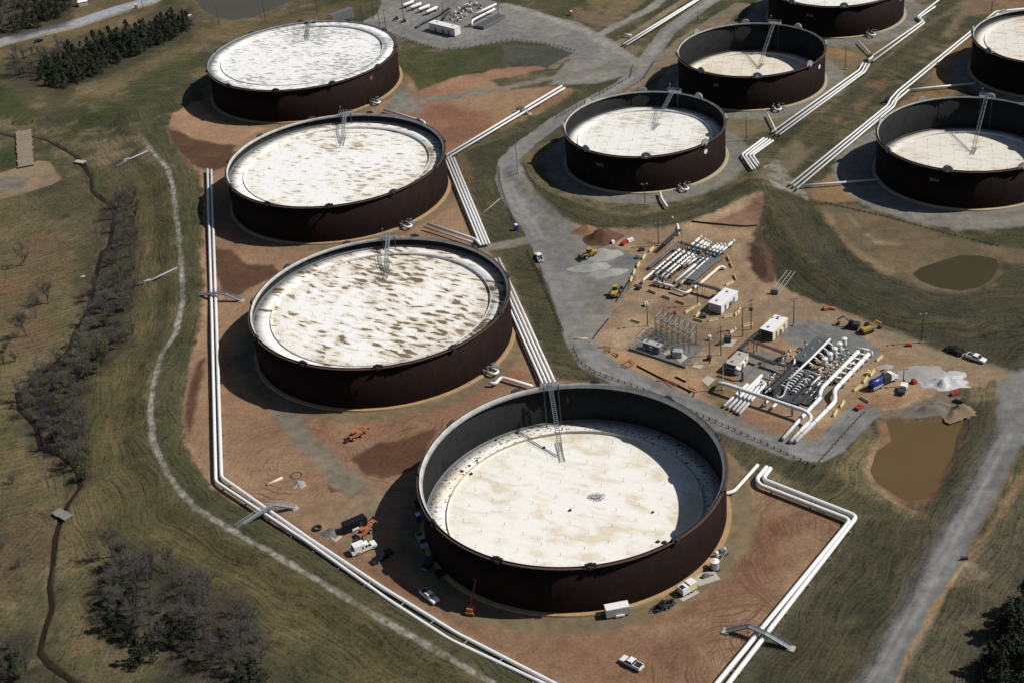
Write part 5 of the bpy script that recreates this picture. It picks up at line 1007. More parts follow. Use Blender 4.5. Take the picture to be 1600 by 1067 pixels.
cabin((1106,473), (1133,450), (1126,480), 3.4, 'white portable cabin beside the pipe rack and yellow barriers', WHITE, WHITE, SILVER)
cabin((1187,514), (1211,492), (1208,520), 3.5, 'white roofed cream cabin with dark end behind the pump deck', CREAM, WHITE, DGREY, side=CREAM)
cabin((1133,567), (1152.5,548), (1150,573), 3.2, 'small beige roofed cabin with dark barred end left of the pumps', WHITE, CONC, DGREY, side=WHITE)
cabin((1003,535), (1030,543.5), (1008,529.5), 2.6, 'low grey cabin inside the substation fence', MGREY, SILVER, MGREY)
t = cabin((669,36), (710,46), (677.5,31.5), 4.2, 'long white trailer like building on the far gravel pad', WHITE, WHITE, SILVER)
p = G(1059, 557); t = thing('transformer', p, R(-20), 'white and black transformer in the substation yard', 'transformer'); m = MB(); m.box((0, 0, 1.2), (3, 2, 2.2)); m.build('tank', SILVER, t); m = MB()
for k in range(7): m.box((-1.7, -.9+k*.3, 1.2), (.6, .08, 1.9))
m.build('cooling_fin', DGREY, t)
for k in (-.8, 0, .8):
    m = MB(); m.cyl((k, 0, 2.3), .14, .8, 8, .08); m.build('bushing', WHITE, t)
# lattice switch-yard
A, B, C, D = G(1025,525), G(1077,551), G(1085,540), G(1036,512); t = thing('switchyard_frame', A, 0, 'grey steel lattice switchyard inside the substation fence', 'switchyard'); H = 7.
ux = B-A; uy = D-A
for i in range(7):
    for j in range(2):
        q = ux*(i/6)+uy*j; m = MB()
        for dx, dy in ((-.25, -.25), (.25, -.25), (.25, .25), (-.25, .25)): m.tube([(q.x+dx, q.y+dy, 0), (q.x+dx, q.y+dy, H)], .05, 4)
        for k in range(7):
            z = k; m.tube([(q.x-.25, q.y-.25, z), (q.x+.25, q.y-.25, z+1)], .03, 4); m.tube([(q.x+.25, q.y+.25, z), (q.x-.25, q.y+.25, z+1)], .03, 4)
        m.build('column', MGREY, t)
for j in range(2):
    for z in (H, H-2.2):
        m = MB(); a = uy*j+Vector((0, 0, z)); b = a+ux
        for o_ in (0, .5): m.tube([a+Vector((0, 0, -o_)), b+Vector((0, 0, -o_))], .06, 4)
        for k in range(24): m.tube([a.lerp(b, k/24), a.lerp(b, (k+1)/24)-Vector((0, 0, .5))], .035, 4)
        m.build('beam', GALV, t)
for i in range(7):
    m = MB(); q = ux*(i/6)
    for z in (H, H-2.2): m.tube([q+Vector((0, 0, z)), q+uy+Vector((0, 0, z))], .09, 4)
    m.build('cross_beam', GALV, t)
for i in range(6):
    for k in range(3):
        q = ux*((i+.25+k*.25)/6)+uy*.5; m = MB(); m.cyl((q.x, q.y, H-2.4), .12, 1.1, 6); m.box((q.x, q.y, H-1.2), (.8, .15, .12)); m.build('insulator', SILVER if k != 1 else DGREY, t)
def mesh_fence(px, label, h=2.2, step=3., closed=True):
    P = [G(*q) for q in px]; c = P[0].copy(); t = thing('chain_link_fence', c, 0, label, 'fence'); P = [p-c for p in P]; P = P+[P[0]] if closed else P
    for a, b in zip(P[:-1], P[1:]):
        n = max(1, int((b-a).length/step))
        for i in range(n): q = a.lerp(b, i/n); m = MB(); m.tube([q, q+Vector((0, 0, h))], .05, 4); m.build('post', GALV, t)
        m = MB()
        for z in (.1, h*.5, h): m.tube([a+Vector((0, 0, z)), b+Vector((0, 0, z))], .035, 4)
        L = (b-a).length
        for i in range(int(L/.7)): m.tube([a.lerp(b, i*.7/L)+Vector((0, 0, .05)), a.lerp(b, min(1, (i*.7+1.4)/L))+Vector((0, 0, h))], .012, 3, False); m.tube([a.lerp(b, i*.7/L)+Vector((0, 0, h)), a.lerp(b, min(1, (i*.7+1.4)/L))+Vector((0, 0, .05))], .012, 3, False)
        m.build('wire_mesh', GALV, t)
mesh_fence([(983,545),(1025,513),(1102,541),(1071,574)], 'grey chain link fence round the substation yard')
P0 = [G(983,545), G(1071,574)]
m = MB(); d = P0[1]-P0[0]; m.box((0, 0, .35), (d.length, .35, .7)); tag(m.build('curb_wall', paint('kerb_concrete', (.2, .2, .2), .9), None, loc=(P0[0]+P0[1])/2-Vector((0, .4, 0)), rz=math.atan2(d.y, d.x)), 'low grey curb wall along the front of the substation yard', 'wall')
# ---------------------------------------------------------------- upper pipe rack (scraper traps and meters)
def stand(t, a, z, step=5., r_=.5):
    for p, q in zip(a[:-1], a[1:]):
        L = (q-p).length; n = max(1, int(L/step))
        for i in range(n):
            c = p.lerp(q, (i+.5)/n); m = MB(); m.box((c.x, c.y, (c.z-r_)/2), (.35, .35, max(.1, c.z-r_))); m.box((c.x, c.y, .1), (.9, .9, .2)); m.build('stand', MGREY, t)
rack = [([(1004.5,443,.3),(1005,438),(1016,429),(1062,390)], .42), ([(1026,428),(1069,393)], .48), ([(1034,432),(1077,395.5)], .48), ([(1040,434),(1083,397.5)], .45), ([(1069,414),(1088,399)], .34), ([(1075,414),(1088,404),(1096,402)], .34), ([(1055,440),(1090,411),(1101,403)], .48), ([(1064,443),(1106,405)], .48),
        ([(1073,390),(1095.6,370)], .48), ([(1080.6,392),(1102,374)], .45), ([(1086.7,394),(1107,376.5)], .45), ([(1093,394),(1111,379)], .42), ([(1100,399),(1121,381.5)], .45), ([(1106,400),(1127,381.5)], .45), ([(1110.6,402),(1132.7,382.5)], .45), ([(1124,396.5),(1147,376)], .45)]
names = ['Lowest left rack pipe bending down into the ground', 'Second thick white rack pipe from the left', 'Third thick white rack pipe from the left', 'Fourth white rack pipe with valves, from the left', 'Thin middle rack pipe beside the valve gap', 'Thin middle rack pipe with a kink', 'Thick kinked rack pipe left of the grey tray', 'Cream tinted rack pipe beside the grey tray'] + ['%s from the left of the short rack pipes beyond the cross tray' % ORD[i].capitalize() for i in range(8)]
for (px, r), nm_ in zip(rack, names):
    pts = [G(p[0], p[1], p[2] if len(p) > 2 else 1.7) for p in px]; t = thing('rack_pipe', pts[0], 0, nm_, 'pipe', 'parallel pipes of the upper rack'); Q_ = [p-pts[0]+Vector((0, 0, pts[0].z)) for p in pts]; t.location.z = 0
    m = MB(); m.tube(fillet(Q_, 1.), r, 12); m.build('pipe', WHITE, t, True)
    a, b = Q_[-2], Q_[-1]; m = MB(); n = 4
    for k in (.14, .52, .90):
        c = a.lerp(b, k); e = (b-a).normalized()*.2; m = MB(); m.tube([c-e, c+e], r*1.5, 10); m.build('flange', MGREY, t)
    stand(t, [a, b], 1.7, 5., r)
    if len(px) >= 2 and r > .4 and 'short' not in nm_:
        m = MB()
        for k in range(9): c = a.lerp(b, .08+k*.09); m.cyl((c.x+.5, c.y-.45, .9), .22, 1.1, 6); m.box((c.x+.5, c.y-.45, 2.), (.35, .35, .2))
        m.build('valve_row', DGREY, t)
    e = (b-a).normalized()
    m = MB(); m.tube([a-e*.2, a-e*1.1], [r*1.45, r*1.25], 10); m.tube([a-e*1.1, a-e*1.3], r*1.6, 10)
    if 'ground' not in nm_: m.build('end_valve', MGREY, t)
def tray(px, wd, label, mat=DGREY, legs=True, z=3.2, name='cable_tray', step=6):
    pts = [G(p[0], p[1], p[2] if len(p) > 2 else z) for p in px]; o = pts[0].copy(); o.z = 0; t = thing(name, o, 0, label, 'cable tray'); P = [p-o for p in pts]
    for a, b in zip(P[:-1], P[1:]):
        d = b-a; h = Vector((d.x, d.y, 0)); 
        if h.length < .2:
            m = MB(); m.tube([a, b], wd/2, 6); m.build('riser', mat, t); continue
        h.normalize(); s = Vector((-h.y, h.x, 0))*wd/2; m = MB(); dn = Vector((0, 0, .12)); u_ = Vector((0, 0, .22))
        m.add([a-s, b-s, b+s, a+s, a-s-dn, b-s-dn, b+s-dn, a+s-dn], [(0,1,2,3), (7,6,5,4), (0,4,5,1), (1,5,6,2), (2,6,7,3), (3,7,4,0)])
        for q in (-1, 1): m.tube([a+s*q+u_, b+s*q+u_], .06, 4)
        m.build('tray', mat, t)
        n = max(2, int(d.length/step)+1)
        if legs:
            for i in range(n):
                c = a.lerp(b, i/(n-1)); m = MB()
                for q in (-1, 1): m.tube([c+s*q, ((c+s*q).x, (c+s*q).y, -.2)], .09, 4)
                m.tube([c-s, c+s], .08, 4); m.build('leg', mat, t)
tray([(1036,382),(1062,359)], 1.6, 'upper dark tray climbing to the grass bank behind the pipe rack')
tray([(1014,418,1.),(1031,404,2.4),(1061,378)], 1.3, 'long grey brown tray along the left side of the pipe rack', MGREY)
tray([(1061,378),(1068,381),(1124,397)], 1.4, 'dark tray crossing over the white rack pipes')
tray([(1079,437,2.),(1122,400,2.)], 3.2, 'broad grey walkway panel along the right side of the pipe rack', MGREY, z=2.)
tray([(1076,440),(1123,453),(1123,456,1.)], 1.5, 'black tray from the pipe rack to the white cabin', step=5)
pipe([(1133,420,.3),(1129,417),(1124,417.5),(1097,441),(1072,459),(1051,452)], .5, 'long cream pipe bending right of the pipe rack', None, mat=paint('cream_pipe', (.78, .68, .54), .5, var=.08), z=1.3)
p, a, L = place((1024,446), (1052,453)); t = thing('launcher_trap', p, a, 'grey launcher barrel at the front of the pipe rack', 'pipe trap'); m = MB(); m.tube([(-L/2, 0, 1.2), (L*.2, 0, 1.2), (L*.25, 0, 1.2), (L/2, 0, 1.2)], [.5, .5, .75, .75], 12); m.tube([(L/2, 0, 1.2), (L/2+.3, 0, 1.2)], .95, 12); m.build('barrel', SILVER, t, True); m = MB()
for k in (-.3, 0, .3): m.box((k*L, 0, .4), (.3, 1.2, .8))
m.build('saddle', DGREY, t); m = MB(); m.cyl((0, 0, 1.6), .15, 1.2, 6); m.cyl((L*.3, 0, 1.8), .12, .9, 6); m.build('valve', WHITE, t)
# ---------------------------------------------------------------- pump station
p, a, L, wd = rect((1239,560), (1276,526), (1262,567), 2.2); t = thing('pump_deck', p, a, 'dark grey steel deck roof over the main pumps', 'deck'); m = MB(); m.box((0, 0, 2.2), (L, wd, .18)); m.build('deck_plate', paint('deck_grey', (.085, .09, .095), .6, var=.25), t)
for i in range(5):
    for j in (-1, 1):
        m = MB(); m.box((-L/2+.4+i*(L-.8)/4, j*(wd/2-.3), 1.05), (.3, .3, 2.1)); m.build('column', DGREY, t)
for i in range(3):
    m = MB(); m.cyl((-L*.3+i*L*.3, 0, 2.3), .15, .7, 6); m.build('vent', WHITE, t)
mot = None
for k, px in enumerate([(1288.5,576), (1296.5,568), (1304,560), (1311.5,552.5), (1319,545)]):
    lab = ORD[k].capitalize()+' from the front of the five white domed pump motors'
    if mot is None:
        mot = thing('pump_motor', (0, 0, 0), 0, lab, 'pump', 'five vertical pump motors'); m = MB(); m.cyl((0, 0, 0), .9, .5, 12); m.cyl((0, 0, .5), .5, 1.2, 12); m.build('pump_can', MGREY, mot, True); m = MB(); m.cyl((0, 0, 1.7), .8, .9, 16); m.cyl((0, 0, 2.7), .74, .9, 16); m.build('motor', WHITE, mot); m = MB(); m.cyl((0, 0, 3.6), .9, .2, 16, .86); m.cyl((0, 0, 3.8), .7, .25, 16, .4); m.build('cap', WHITE, mot); m = MB(); m.box((1.1, 0, 2.3), (.6, .7, .8)); m.build('terminal_box', MGREY, mot); m = MB(); m.tube([(-.6, 0, 1.), (-2.6, .2, 1.), (-3., .2, .3)], .3, 8); m.build('discharge_pipe', WHITE, mot, True); o = mot
    else: o = dup(mot); tag(o, lab, 'pump', 'five vertical pump motors')
    o.location = G(*px); o.rotation_euler.z = R(40)
arc = None
for k, px in enumerate([(1293,545), (1285,553), (1278,560), (1270,567), (1262,575)]):
    lab = ORD[k].capitalize()+' from the back of the white looped pipes under the header'
    if arc is None:
        arc = thing('pipe_loop', (0, 0, 0), 0, lab, 'pipe', 'looped pipes beside the pump deck'); m = MB(); m.tube([(1.5*math.cos(i*math.pi/10)*1.1, 0, .6+1.5*math.sin(i*math.pi/10)) for i in range(11)], .26, 8); m.build('loop', WHITE, arc, True); m = MB(); m.box((0, 0, .5), (2.2, .5, .6)); m.cyl((0, 0, .8), .5, .8, 10); m.build('valve', DGREY, arc); o = arc
    else: o = dup(arc); tag(o, lab, 'pipe', 'looped pipes beside the pump deck')
    o.location = G(*px); o.rotation_euler.z = R(-25)
pipe([(1233,592),(1264,563),(1297,530)], .34, 'slim white header pipe along the front of the dark pump deck', z=3.0)
pipe([(1237,571,.8),(1241,568,2.),(1242,562,2.),(1239,556,2.)], .3, 'short white s shaped pipe at the corner of the pump deck')
g6 = 'big pipes along the pump station'
def bigpipe(px, r, label):
    pts = [G(*p) for p in px]; t = thing('station_pipe', (pts[0].x, pts[0].y, 0), 0, label, 'pipe', g6); Q_ = [p-t.location for p in pts]; m = MB(); f = fillet(Q_, 2.2); m.tube(f, r, 14); m.build('pipe', WHITE, t, True)
    m = MB()
    for a_, b_ in zip(Q_[:-1], Q_[1:]):
        n = int((b_-a_).length/7)
        for i in range(n): c = a_.lerp(b_, (i+.5)/n); e = (b_-a_).normalized()*.08; m.tube([c-e, c+e], r*1.12, 12)
    if m.n: m.build('joint_band', GALV, t)
    for a_, b_ in zip(Q_[:-1], Q_[1:]):
        n = int((b_-a_).length/8)
        for i in range(n):
            c = a_.lerp(b_, (i+.5)/n)
            if c.z > 1.: m = MB(); m.box((c.x, c.y, (c.z-r)/2), (.5, .5, c.z-r)); m.build('support', GALV, t)
bigpipe([(1341,549,2.4),(1285,605,2.4),(1282,611,2.),(1280,620,1.5)], .62, 'left of the two big raised white pipes at the right of the pumps')
bigpipe([(1357,553,2.4),(1303,610,2.4),(1305,624,1.4),(1301,631,1.2),(1243,689,.9)], .68, 'right of the two big raised white pipes, running down to the road bend')
bigpipe([(1282,621,1.2),(1258,646,1.2),(1223,685,.9)], .58, 'white pipe running low to the road, left of the longest one')
bigpipe([(1118,602,.4),(1124,598,3.2),(1135,600,3.4),(1259,642,3.4),(1268,651,3.),(1262,661,1.6),(1235,689,.9)], .6, 'long overhead white pipe crossing in front of the pumps')
lc = None
for k in range(7):
    a0 = np.array((1341., 549.)); b0 = np.array((1290., 600.)); q = a0+(b0-a0)*(k+.3)/7; c = G(q[0]+8, q[1]+4, 0); lab = ORD[k].capitalize()+' from the back of the cross links between the two big raised pipes'
    if lc is None:
        lc = thing('cross_link', (0, 0, 0), 0, lab, 'pipe', 'cross links between the big pipes'); m = MB(); m.tube([(-2.2, 0, 2.4), (2.2, 0, 2.4)], .28, 8); m.build('pipe', WHITE, lc, True); m = MB(); m.box((0, 0, 1.5), (1.2, .9, 1.1)); m.build('meter', CONC, lc); m = MB(); m.tube([(2.9, 0, 2.2), (3.2, 0, 1.), (3.2, 0, 0)], .28, 8); m.build('down_pipe', WHITE, lc, True); m = MB(); m.box((0, 0, .5), (1.6, .5, 1.)); m.build('plinth', DGREY, lc); o = lc
    else: o = dup(lc); tag(o, lab, 'pipe', 'cross links between the big pipes')
    o.location = c; o.rotation_euler.z = R(-30)
for k, (a_, b_) in enumerate(zip([(1131,634),(1138,637),(1145,640),(1150,643.5),(1155,646)], [[(1168,600)], [(1190,586)], [(1188,593),(1192,598)], [(1193,596),(1196,601)], [(1196,600),(1199,606)]])):
    pipe([(a_[0], a_[1], .7)]+[(x, y, 1.2) for x, y in b_], .5, ORD[k].capitalize()+' from the left of the five short white pipes under the overhead pipe', 'five short pipes at the station front')
for k, (a_, b_) in enumerate((((1193,632), (1201,624)), ((1206,637), (1213,630)))): pipe([a_, b_], .42, ('left' if k == 0 else 'right')+' white pipe stub just behind the overhead pipe', 'pipe stubs', z=1.)
pipe([(1233,590),(1228,607),(1224,618),(1216,622),(1213,617)], .3, 'grey u shaped pipe at the front of the meter runs', z=1.6, mat=SILVER)
mr = None; kk = 0
for row, (a0, b0, n) in enumerate((((1222,607), (1245,580), 8), ((1229,611), (1252,585), 8), ((1240,616), (1256,598), 6), ((1252,606), (1270,588), 5))):
    for i in range(n):
        q = np.array(a0)+(np.array(b0)-np.array(a0))*i/(n-1); lab = '%s small white meter tube from the front in the %s meter row from the left' % (ORD[i].capitalize(), ORD[row])
        if mr is None:
            mr = thing('meter_tube', (0, 0, 0), 0, lab, 'meter', 'meter tubes on the station skid'); m = MB(); m.tube([(-1.1, 0, .7), (-.9, 0, 1.5), (0, 0, 1.9), (.9, 0, 1.5), (1.1, 0, .7)], .24, 8); m.build('tube', WHITE, mr, True); m = MB(); m.cyl((-1.1, 0, .2), .38, .5, 8); m.cyl((1.1, 0, .2), .38, .5, 8); m.build('valve', DGREY, mr); o = mr
        else: o = dup(mr); tag(o, lab, 'meter', 'meter tubes on the station skid')
        o.location = G(*q, .4); o.rotation_euler.z = R(-22); o.scale = (.8, .8, .75)
def skid(A, B, C, h, label):
    p, a, L, wd = rect(A, B, C, h); t = thing('meter_skid', p, a, label, 'skid'); m = MB(); m.box((0, 0, h/2), (L, .35, .3)); m.box((0, wd/2, h/2), (L, .3, h)); m.box((0, -wd/2, h/2), (L, .3, h)); m.build('beam', DGREY, t); m = MB(); m.box((0, 0, h*.5), (L, wd, .12)); m.build('grating', paint('grating', (.06, .065, .07), .7, var=.3), t)
    m = MB()
    for i in range(8):
        for j in (-1, 1): q = -L/2+i*L/7; m.tube([(q, j*wd/2, h), (q, j*wd/2, h+1.)], .05, 4)
    for j in (-1, 1):
        for z in (.5, 1.): m.tube([(-L/2, j*wd/2, h+z), (L/2, j*wd/2, h+z)], .05, 4)
    m.build('hand_rail', DGREY, t)
skid((1208,618), (1250,577), (1250,628), .8, 'dark skid with rails under the white meter tubes'); skid((1240,624), (1268,594), (1262,632), .9, 'second dark skid at the station front right of the meter tubes')
skid((1199,606), (1236,570), (1206,612), 2.2, 'dark raised walkway between the short pipes and the meter tubes')
for px, r, lab, mt, z in (([(1326,571),(1303,592),(1293,590),(1290,583)], .3, 'rust coloured pipe bending in front of the pump motors', RUSTP, 1.6), ([(1331,560),(1312,578)], .28, 'second rust coloured pipe behind the big raised pipe', RUSTP, 1.4), ([(1255,577),(1281,586)], .24, 'grey pipe crossing between pumps and meters', SILVER, 2.), ([(1267,601),(1281,588)], .26, 'slanting white pipe right of the meter tubes', WHITE, 1.6), ([(1276,603),(1284,595)], .3, 'short fat white pipe right of the meter tubes', WHITE, 1.4), ([(1197,586),(1208,590)], .32, 'white pipe piece behind the five short pipes', WHITE, 1.), ([(1208,578),(1226,585)], .2, 'pale bent pipe on the concrete apron', CREAM, .8)):
    pipe(px, r, lab, 'small pipes of the pump station', mat=mt, z=z)
tray([(1172,530),(1180,535),(1224,551),(1224,553,1.)], 1.3, 'dark red tray crossing left of the pump deck', paint('dark_red_tray', (.10, .035, .035), .6), z=3.6); tray([(1155,545),(1183,520)], 1.2, 'dark tray leading to the cream cabin', DGREY, z=3.4); tray([(1160,549),(1196,562),(1228,572)], 1.3, 'black tray behind the concrete apron', DGREY, z=2.4); tray([(1160,592),(1190,565)], 1.0, 'grey tray beside the concrete apron', MGREY, z=.9)
tray([(1134,573,3.),(1160,581,3.),(1160,592,.5)], .7, 'black bent conduit in front of the small cabin', DGREY, z=3.)
rug([(1178,578),(1196,566),(1215,574),(1198,590)], paint('dark_apron', (.17, .17, .16), .9), 'grey concrete apron with dark edge between the trays', 'concrete_apron', 'slab')
p = G(1152, 585); t = thing('vertical_vessel', p, 0, 'white vessel in front of the small beige roofed cabin', 'vessel'); m = MB(); m.cyl((0, 0, .4), .9, 2., 14); m.build('shell', WHITE, t, True); m = MB(); m.dome((0, 0, 2.4), .9, .4, 14); m.build('head', WHITE, t, True); m = MB(); m.cyl((0, 0, 0), .7, .4, 10); m.build('skirt', DGREY, t)
rnd = random.Random(23); vp = []
for k in range(3):
    t = thing('piping_valve', (0, 0, 0), 0, 'small valve among the dense piping of the pump station', 'valve', 'small valves of the pump station'); hh = 1.1+.5*k
    m = MB(); m.tube([(-1.5, 0, .6), (1.5, 0, .6)], .2, 8); m.build('pipe', WHITE if k != 1 else SILVER, t, True); m = MB(); m.cyl((0, 0, .3), .36, .7, 8); m.cyl((0, 0, 1.), .09, hh-.6, 5); m.build('valve', MGREY, t); m = MB(); m.cyl((0, 0, hh+.3), .4, .1, 8); m.build('hand_wheel', DGREY if k else REDP, t); vp.append(t)
spots = [(1262,612),(1268,606),(1274,612),(1279,598),(1283,606),(1288,593),(1270,618),(1256,604),(1276,622),(1266,594),(1274,586),(1283,580),(1292,572),(1300,566),(1308,558),(1316,551),(1322,556),(1314,566),(1305,575),(1297,583),(1200,612),(1207,604),(1213,597),(1219,590),(1226,583),(1232,577),(1204,596),(1212,586),(1190,605),(1246,556),(1252,549),(1258,543),(1225,560),(1232,552),(1218,568),(1322,580),(1330,571),(1300,598),(1310,590)]
for k, q in enumerate(spots):
    o = vp[k % 3] if k < 3 else dup(vp[k % 3]); o.location = G(q[0]+rnd.uniform(-1, 1), q[1]+rnd.uniform(-1, 1), 0 if k % 4 else .9); o.rotation_euler.z = R(rnd.choice([48, -30, 48, 60]))
# ---------------------------------------------------------------- far station
ves = None
for k, (f_, r_) in enumerate((((631,14), (646,8)), ((642,17.5), (658,11.5)), ((655,21), (671,14.5)), ((667,24.5), (683,17.5)))):
    p, a, L = place(f_, r_); lab = ORD[k].capitalize()+' from the left of the four white horizontal vessels on the far pad'
    t = thing('horizontal_vessel', p, a, lab, 'vessel', 'white vessels on the far pad'); m = MB(); m.tube([(-L/2-.5, 0, 1.8), (-L/2, 0, 1.8), (L/2, 0, 1.8), (L/2+.5, 0, 1.8)], [.35, .8, .8, .35], 14); m.build('shell', WHITE, t, True); m = MB()
    for q in (-1, 1): m.box((q*L*.3, 0, .5), (.5, 1.3, 1.))
    m.build('saddle', DGREY, t); m = MB(); m.tube([(-L/2-.4, 0, 1.8), (-L/2-1.1, 0, 1.4), (-L/2-1.1, 0, 0)], .3, 8); m.build('end_pipe', MGREY, t)
pipe([(737,41,.2),(737.5,33,2.2),(747,27.5,2.2),(773,14.5,2.2)], .55, 'long white bent pipe at the front of the far station', z=2.2); pipe([(743,22),(775,6.8)], .55, 'straight long white pipe at the back of the far station', z=2.2)
tray([(650,42,1.),(664,31,2.5),(693,16,3.),(710,4,3.)], 1.6, 'grey pipe bridge behind the long white building on the far pad', MGREY, z=3.); tray([(690,30),(702,19)], 1.4, 'dark frame beside the far pipe bridge', DGREY, z=3.)
p, a, L, wd = rect((742,40), (776,22), (755,43), 1.5); t = thing('cooler_bank', p, a, 'long grey louvred cooler bank under the far white pipes', 'cooler'); m = MB(); m.box((0, 0, .9), (L, wd, 1.2)); m.build('casing', MGREY, t); m = MB()
for k in range(14): m.box((-L/2+.6+k*(L-1.2)/13, 0, 1.55), (.15, wd*.9, .1))
m.build('louvre', DGREY, t)
rnd = random.Random(5)
for k, px in enumerate([(705,32),(712,28),(718,22),(724,20),(727,16),(731,12),(735,9),(722,30),(716,34),(729,26),(736,20),(744,10),(751,14)]):
    p = G(*px); t = thing('valve_station', p, rnd.random()*3, ORD[k].capitalize()+' valve station from the front in the cluttered far pipe yard', 'valve', 'valve stations in the far pipe yard'); hh = rnd.uniform(1.4, 3.2); m = MB(); m.cyl((0, 0, 0), .45, hh*.5, 10); m.cyl((0, 0, hh*.5), .18, hh*.5, 6); m.build('valve', WHITE if k % 2 else MGREY, t); m = MB(); m.box((0, 0, hh), (1.2, .8, .7)); m.build('actuator', WHITE if k % 3 else DGREY, t); m = MB(); m.tube([(-1.8, 0, .6), (1.8, 0, .6)], .32, 8); m.build('pipe', MGREY if k % 2 else WHITE, t)
p, a, L, wd = rect((513,24), (546,11.5), (518,26), 5.); t = thing('louvred_shed', p, a, 'long grey open sided shed on posts behind the farthest tank', 'shed'); m = MB(); m.box((0, 0, 5.), (L, max(wd, 3.5), .25)); m.build('roof', MGREY, t)
for k in range(12):
    m = MB(); m.box((-L/2+.3+k*(L-.6)/11, -1.6, 2.5), (.3, .3, 5)); m.build('column', GALV, t)
m = MB()
for k in range(9): m.box((0, -1.5, .8+k*.45), (L-.6, .1, .22))
m.build('louvre', GALV, t)
for px, lab in (((619,32), 'dark pump unit on the far pad left of the vessels'), ((631,36), 'dark round pump on the far pad beside the pole')):
    p = G(*px); t = thing('pump_unit', p, .4, lab, 'pump'); m = MB(); m.box((0, 0, .6), (2.6, 1.6, .9)); m.cyl((.4, 0, 1.), .6, .9, 10); m.build('body', DGREY, t); m = MB(); m.box((0, 0, .1), (4, 3, .15)); m.build('plinth', CONC, t)
for px, lab in (((731,43), 'left brown block at the foot of the far white pipe'), ((743,43), 'middle brown block at the foot of the far white pipe'), ((756,43.5), 'right brown block at the foot of the far white pipe')):
    p = G(*px); m = MB(); m.prism([(-.4, 0), (.4, 0), (.25, .8), (-.25, .8)], -1.8, 1.8, 'x'); tag(m.build('block', paint('brown_block', (.12, .10, .06), .9), None, loc=p), lab, 'block', 'blocks at the far station')
# ---------------------------------------------------------------- poles
def pole(base, top, label, kind, mat=None, name=None):
    b = G(*base); lo, hi = 1., 40.
    for _ in range(30):
        z = (lo+hi)/2; q = (np.array([b.x, b.y, z])-np.array([0, 0, CAM_H])) @ CR.T; y = 533.5-F_PX*q[1]/q[2]
        if y > top[1]: lo = z
        else: hi = z
    h = lo-b.z; t = thing(name or ('light_pole' if kind == 'light' else 'utility_pole'), b, 0, label, 'light pole' if kind == 'light' else 'utility pole', 'poles'); m = MB(); m.tube([(0, 0, -.1), (0, 0, h)], [.19, .11], 8); m.build('shaft', mat or (DGREY if kind == 'light' else WOODP), t)
    if kind == 'light':
        m = MB(); m.box((0, 0, h-.1), (2., .1, .1)); m.build('cross_arm', GALV, t)
        for s in (-1, 1): m = MB(); m.box((s*.9, -.2, h+.1), (.5, .7, .28)); m.build('lamp', GALV, t)
        m = MB(); m.box((0, 0, .25), (.7, .7, .5)); m.build('footing', CONC, t)
    else:
        for z in ((h-.5, h-2.) if kind == 'double' else (h-.5,)):
            m = MB(); m.box((0, 0, z), (2.6, .14, .16), .5); a_ = m.build('cross_arm', WOODP, t); m = MB()
            for s in (-1.1, -.4, .4, 1.1): m.cyl((s*math.cos(.5), s*math.sin(.5), z+.08), .07, .22, 6)
            m.build('insulator', SILVER, a_)
        if kind == 'double': m = MB(); m.cyl((.4, 0, h-4.2), .35, 1.1, 10); m.cyl((-.4, .1, h-4.2), .35, 1.1, 10); m.build('pole_transformer', MGREY, t)
for b_, t_, lab, kind, *mt in (((1012,510), (1015,472), 'light pole on the dirt above the substation', 'light'), ((1439.7,536), (1445,491), 'light pole at the foot of the grass bank by the dirt road', 'light'), ((809.5,271), (807,200), 'very tall light pole on the inside of the road bend', 'light', GALV), ((1166,220), (1169,184), 'light pole beside the four elbowed white pipes', 'light'), ((1320.5,109), (1323.5,73), 'light pole beside the triple white pipes', 'light'), ((1240,509), (1244.5,467), 'light pole behind the white roofed cream cabin', 'light'), ((1160.5,526), (1163.5,481), 'pole left of the transformer pole', 'single'), ((1173.6,515), (1177,468), 'wooden pole carrying pole transformers', 'double'), ((1126.6,555), (1129,510), 'pole between the substation and the dark generator', 'single'), ((1109,568), (1111.5,527), 'pole at the front corner of the substation fence', 'single'), ((1130,609), (1132.5,566), 'pale light pole at the start of the overhead pipe', 'light', SILVER), ((1090,478), (1092.5,441), 'light pole between the launcher and the white cabin', 'light'), ((1029,384), (1030.5,349), 'light pole at the orange net behind the pipe rack', 'light'), ((1411,603), (1414,576), 'red dark light mast over the small utility truck', 'light'), ((1008,320), (1008.5,288), 'slim pole standing at the front of the half lowered tank', 'light'),
    ((343,40), (341,8), 'utility pole beside the far pond', 'single'), ((415,33), (413.5,0), 'utility pole right of the far pond', 'single'), ((496,22), (494,-9), 'utility pole behind the farthest tank top', 'single'), ((567,40), (565,8), 'pole at the end of the louvred shed', 'light'), ((584,29), (582.5,-3), 'pole right of the louvred shed end', 'light'), ((594,48), (592,11), 'left of two poles at the far pad fence', 'light'), ((603.6,51), (602,16), 'right of two poles at the far pad fence', 'light'), ((631,33), (629.5,-3), 'pole among the dark pumps of the far pad', 'light'), ((224,16), (222,-6), 'utility pole beside the far access road', 'single'), ((1549,22), (1551,3), 'light pole beside the bent pipes at the top right', 'light'), ((693,30), (694,5), 'pole in the middle of the far pipe yard', 'light'), ((779,27), (777,3), 'pole at the right end of the far pipe yard', 'light'), ((1090,36), (1090.5,20), 'short light pole by the top road', 'light')):
    pole(b_, t_, lab, kind, *mt)
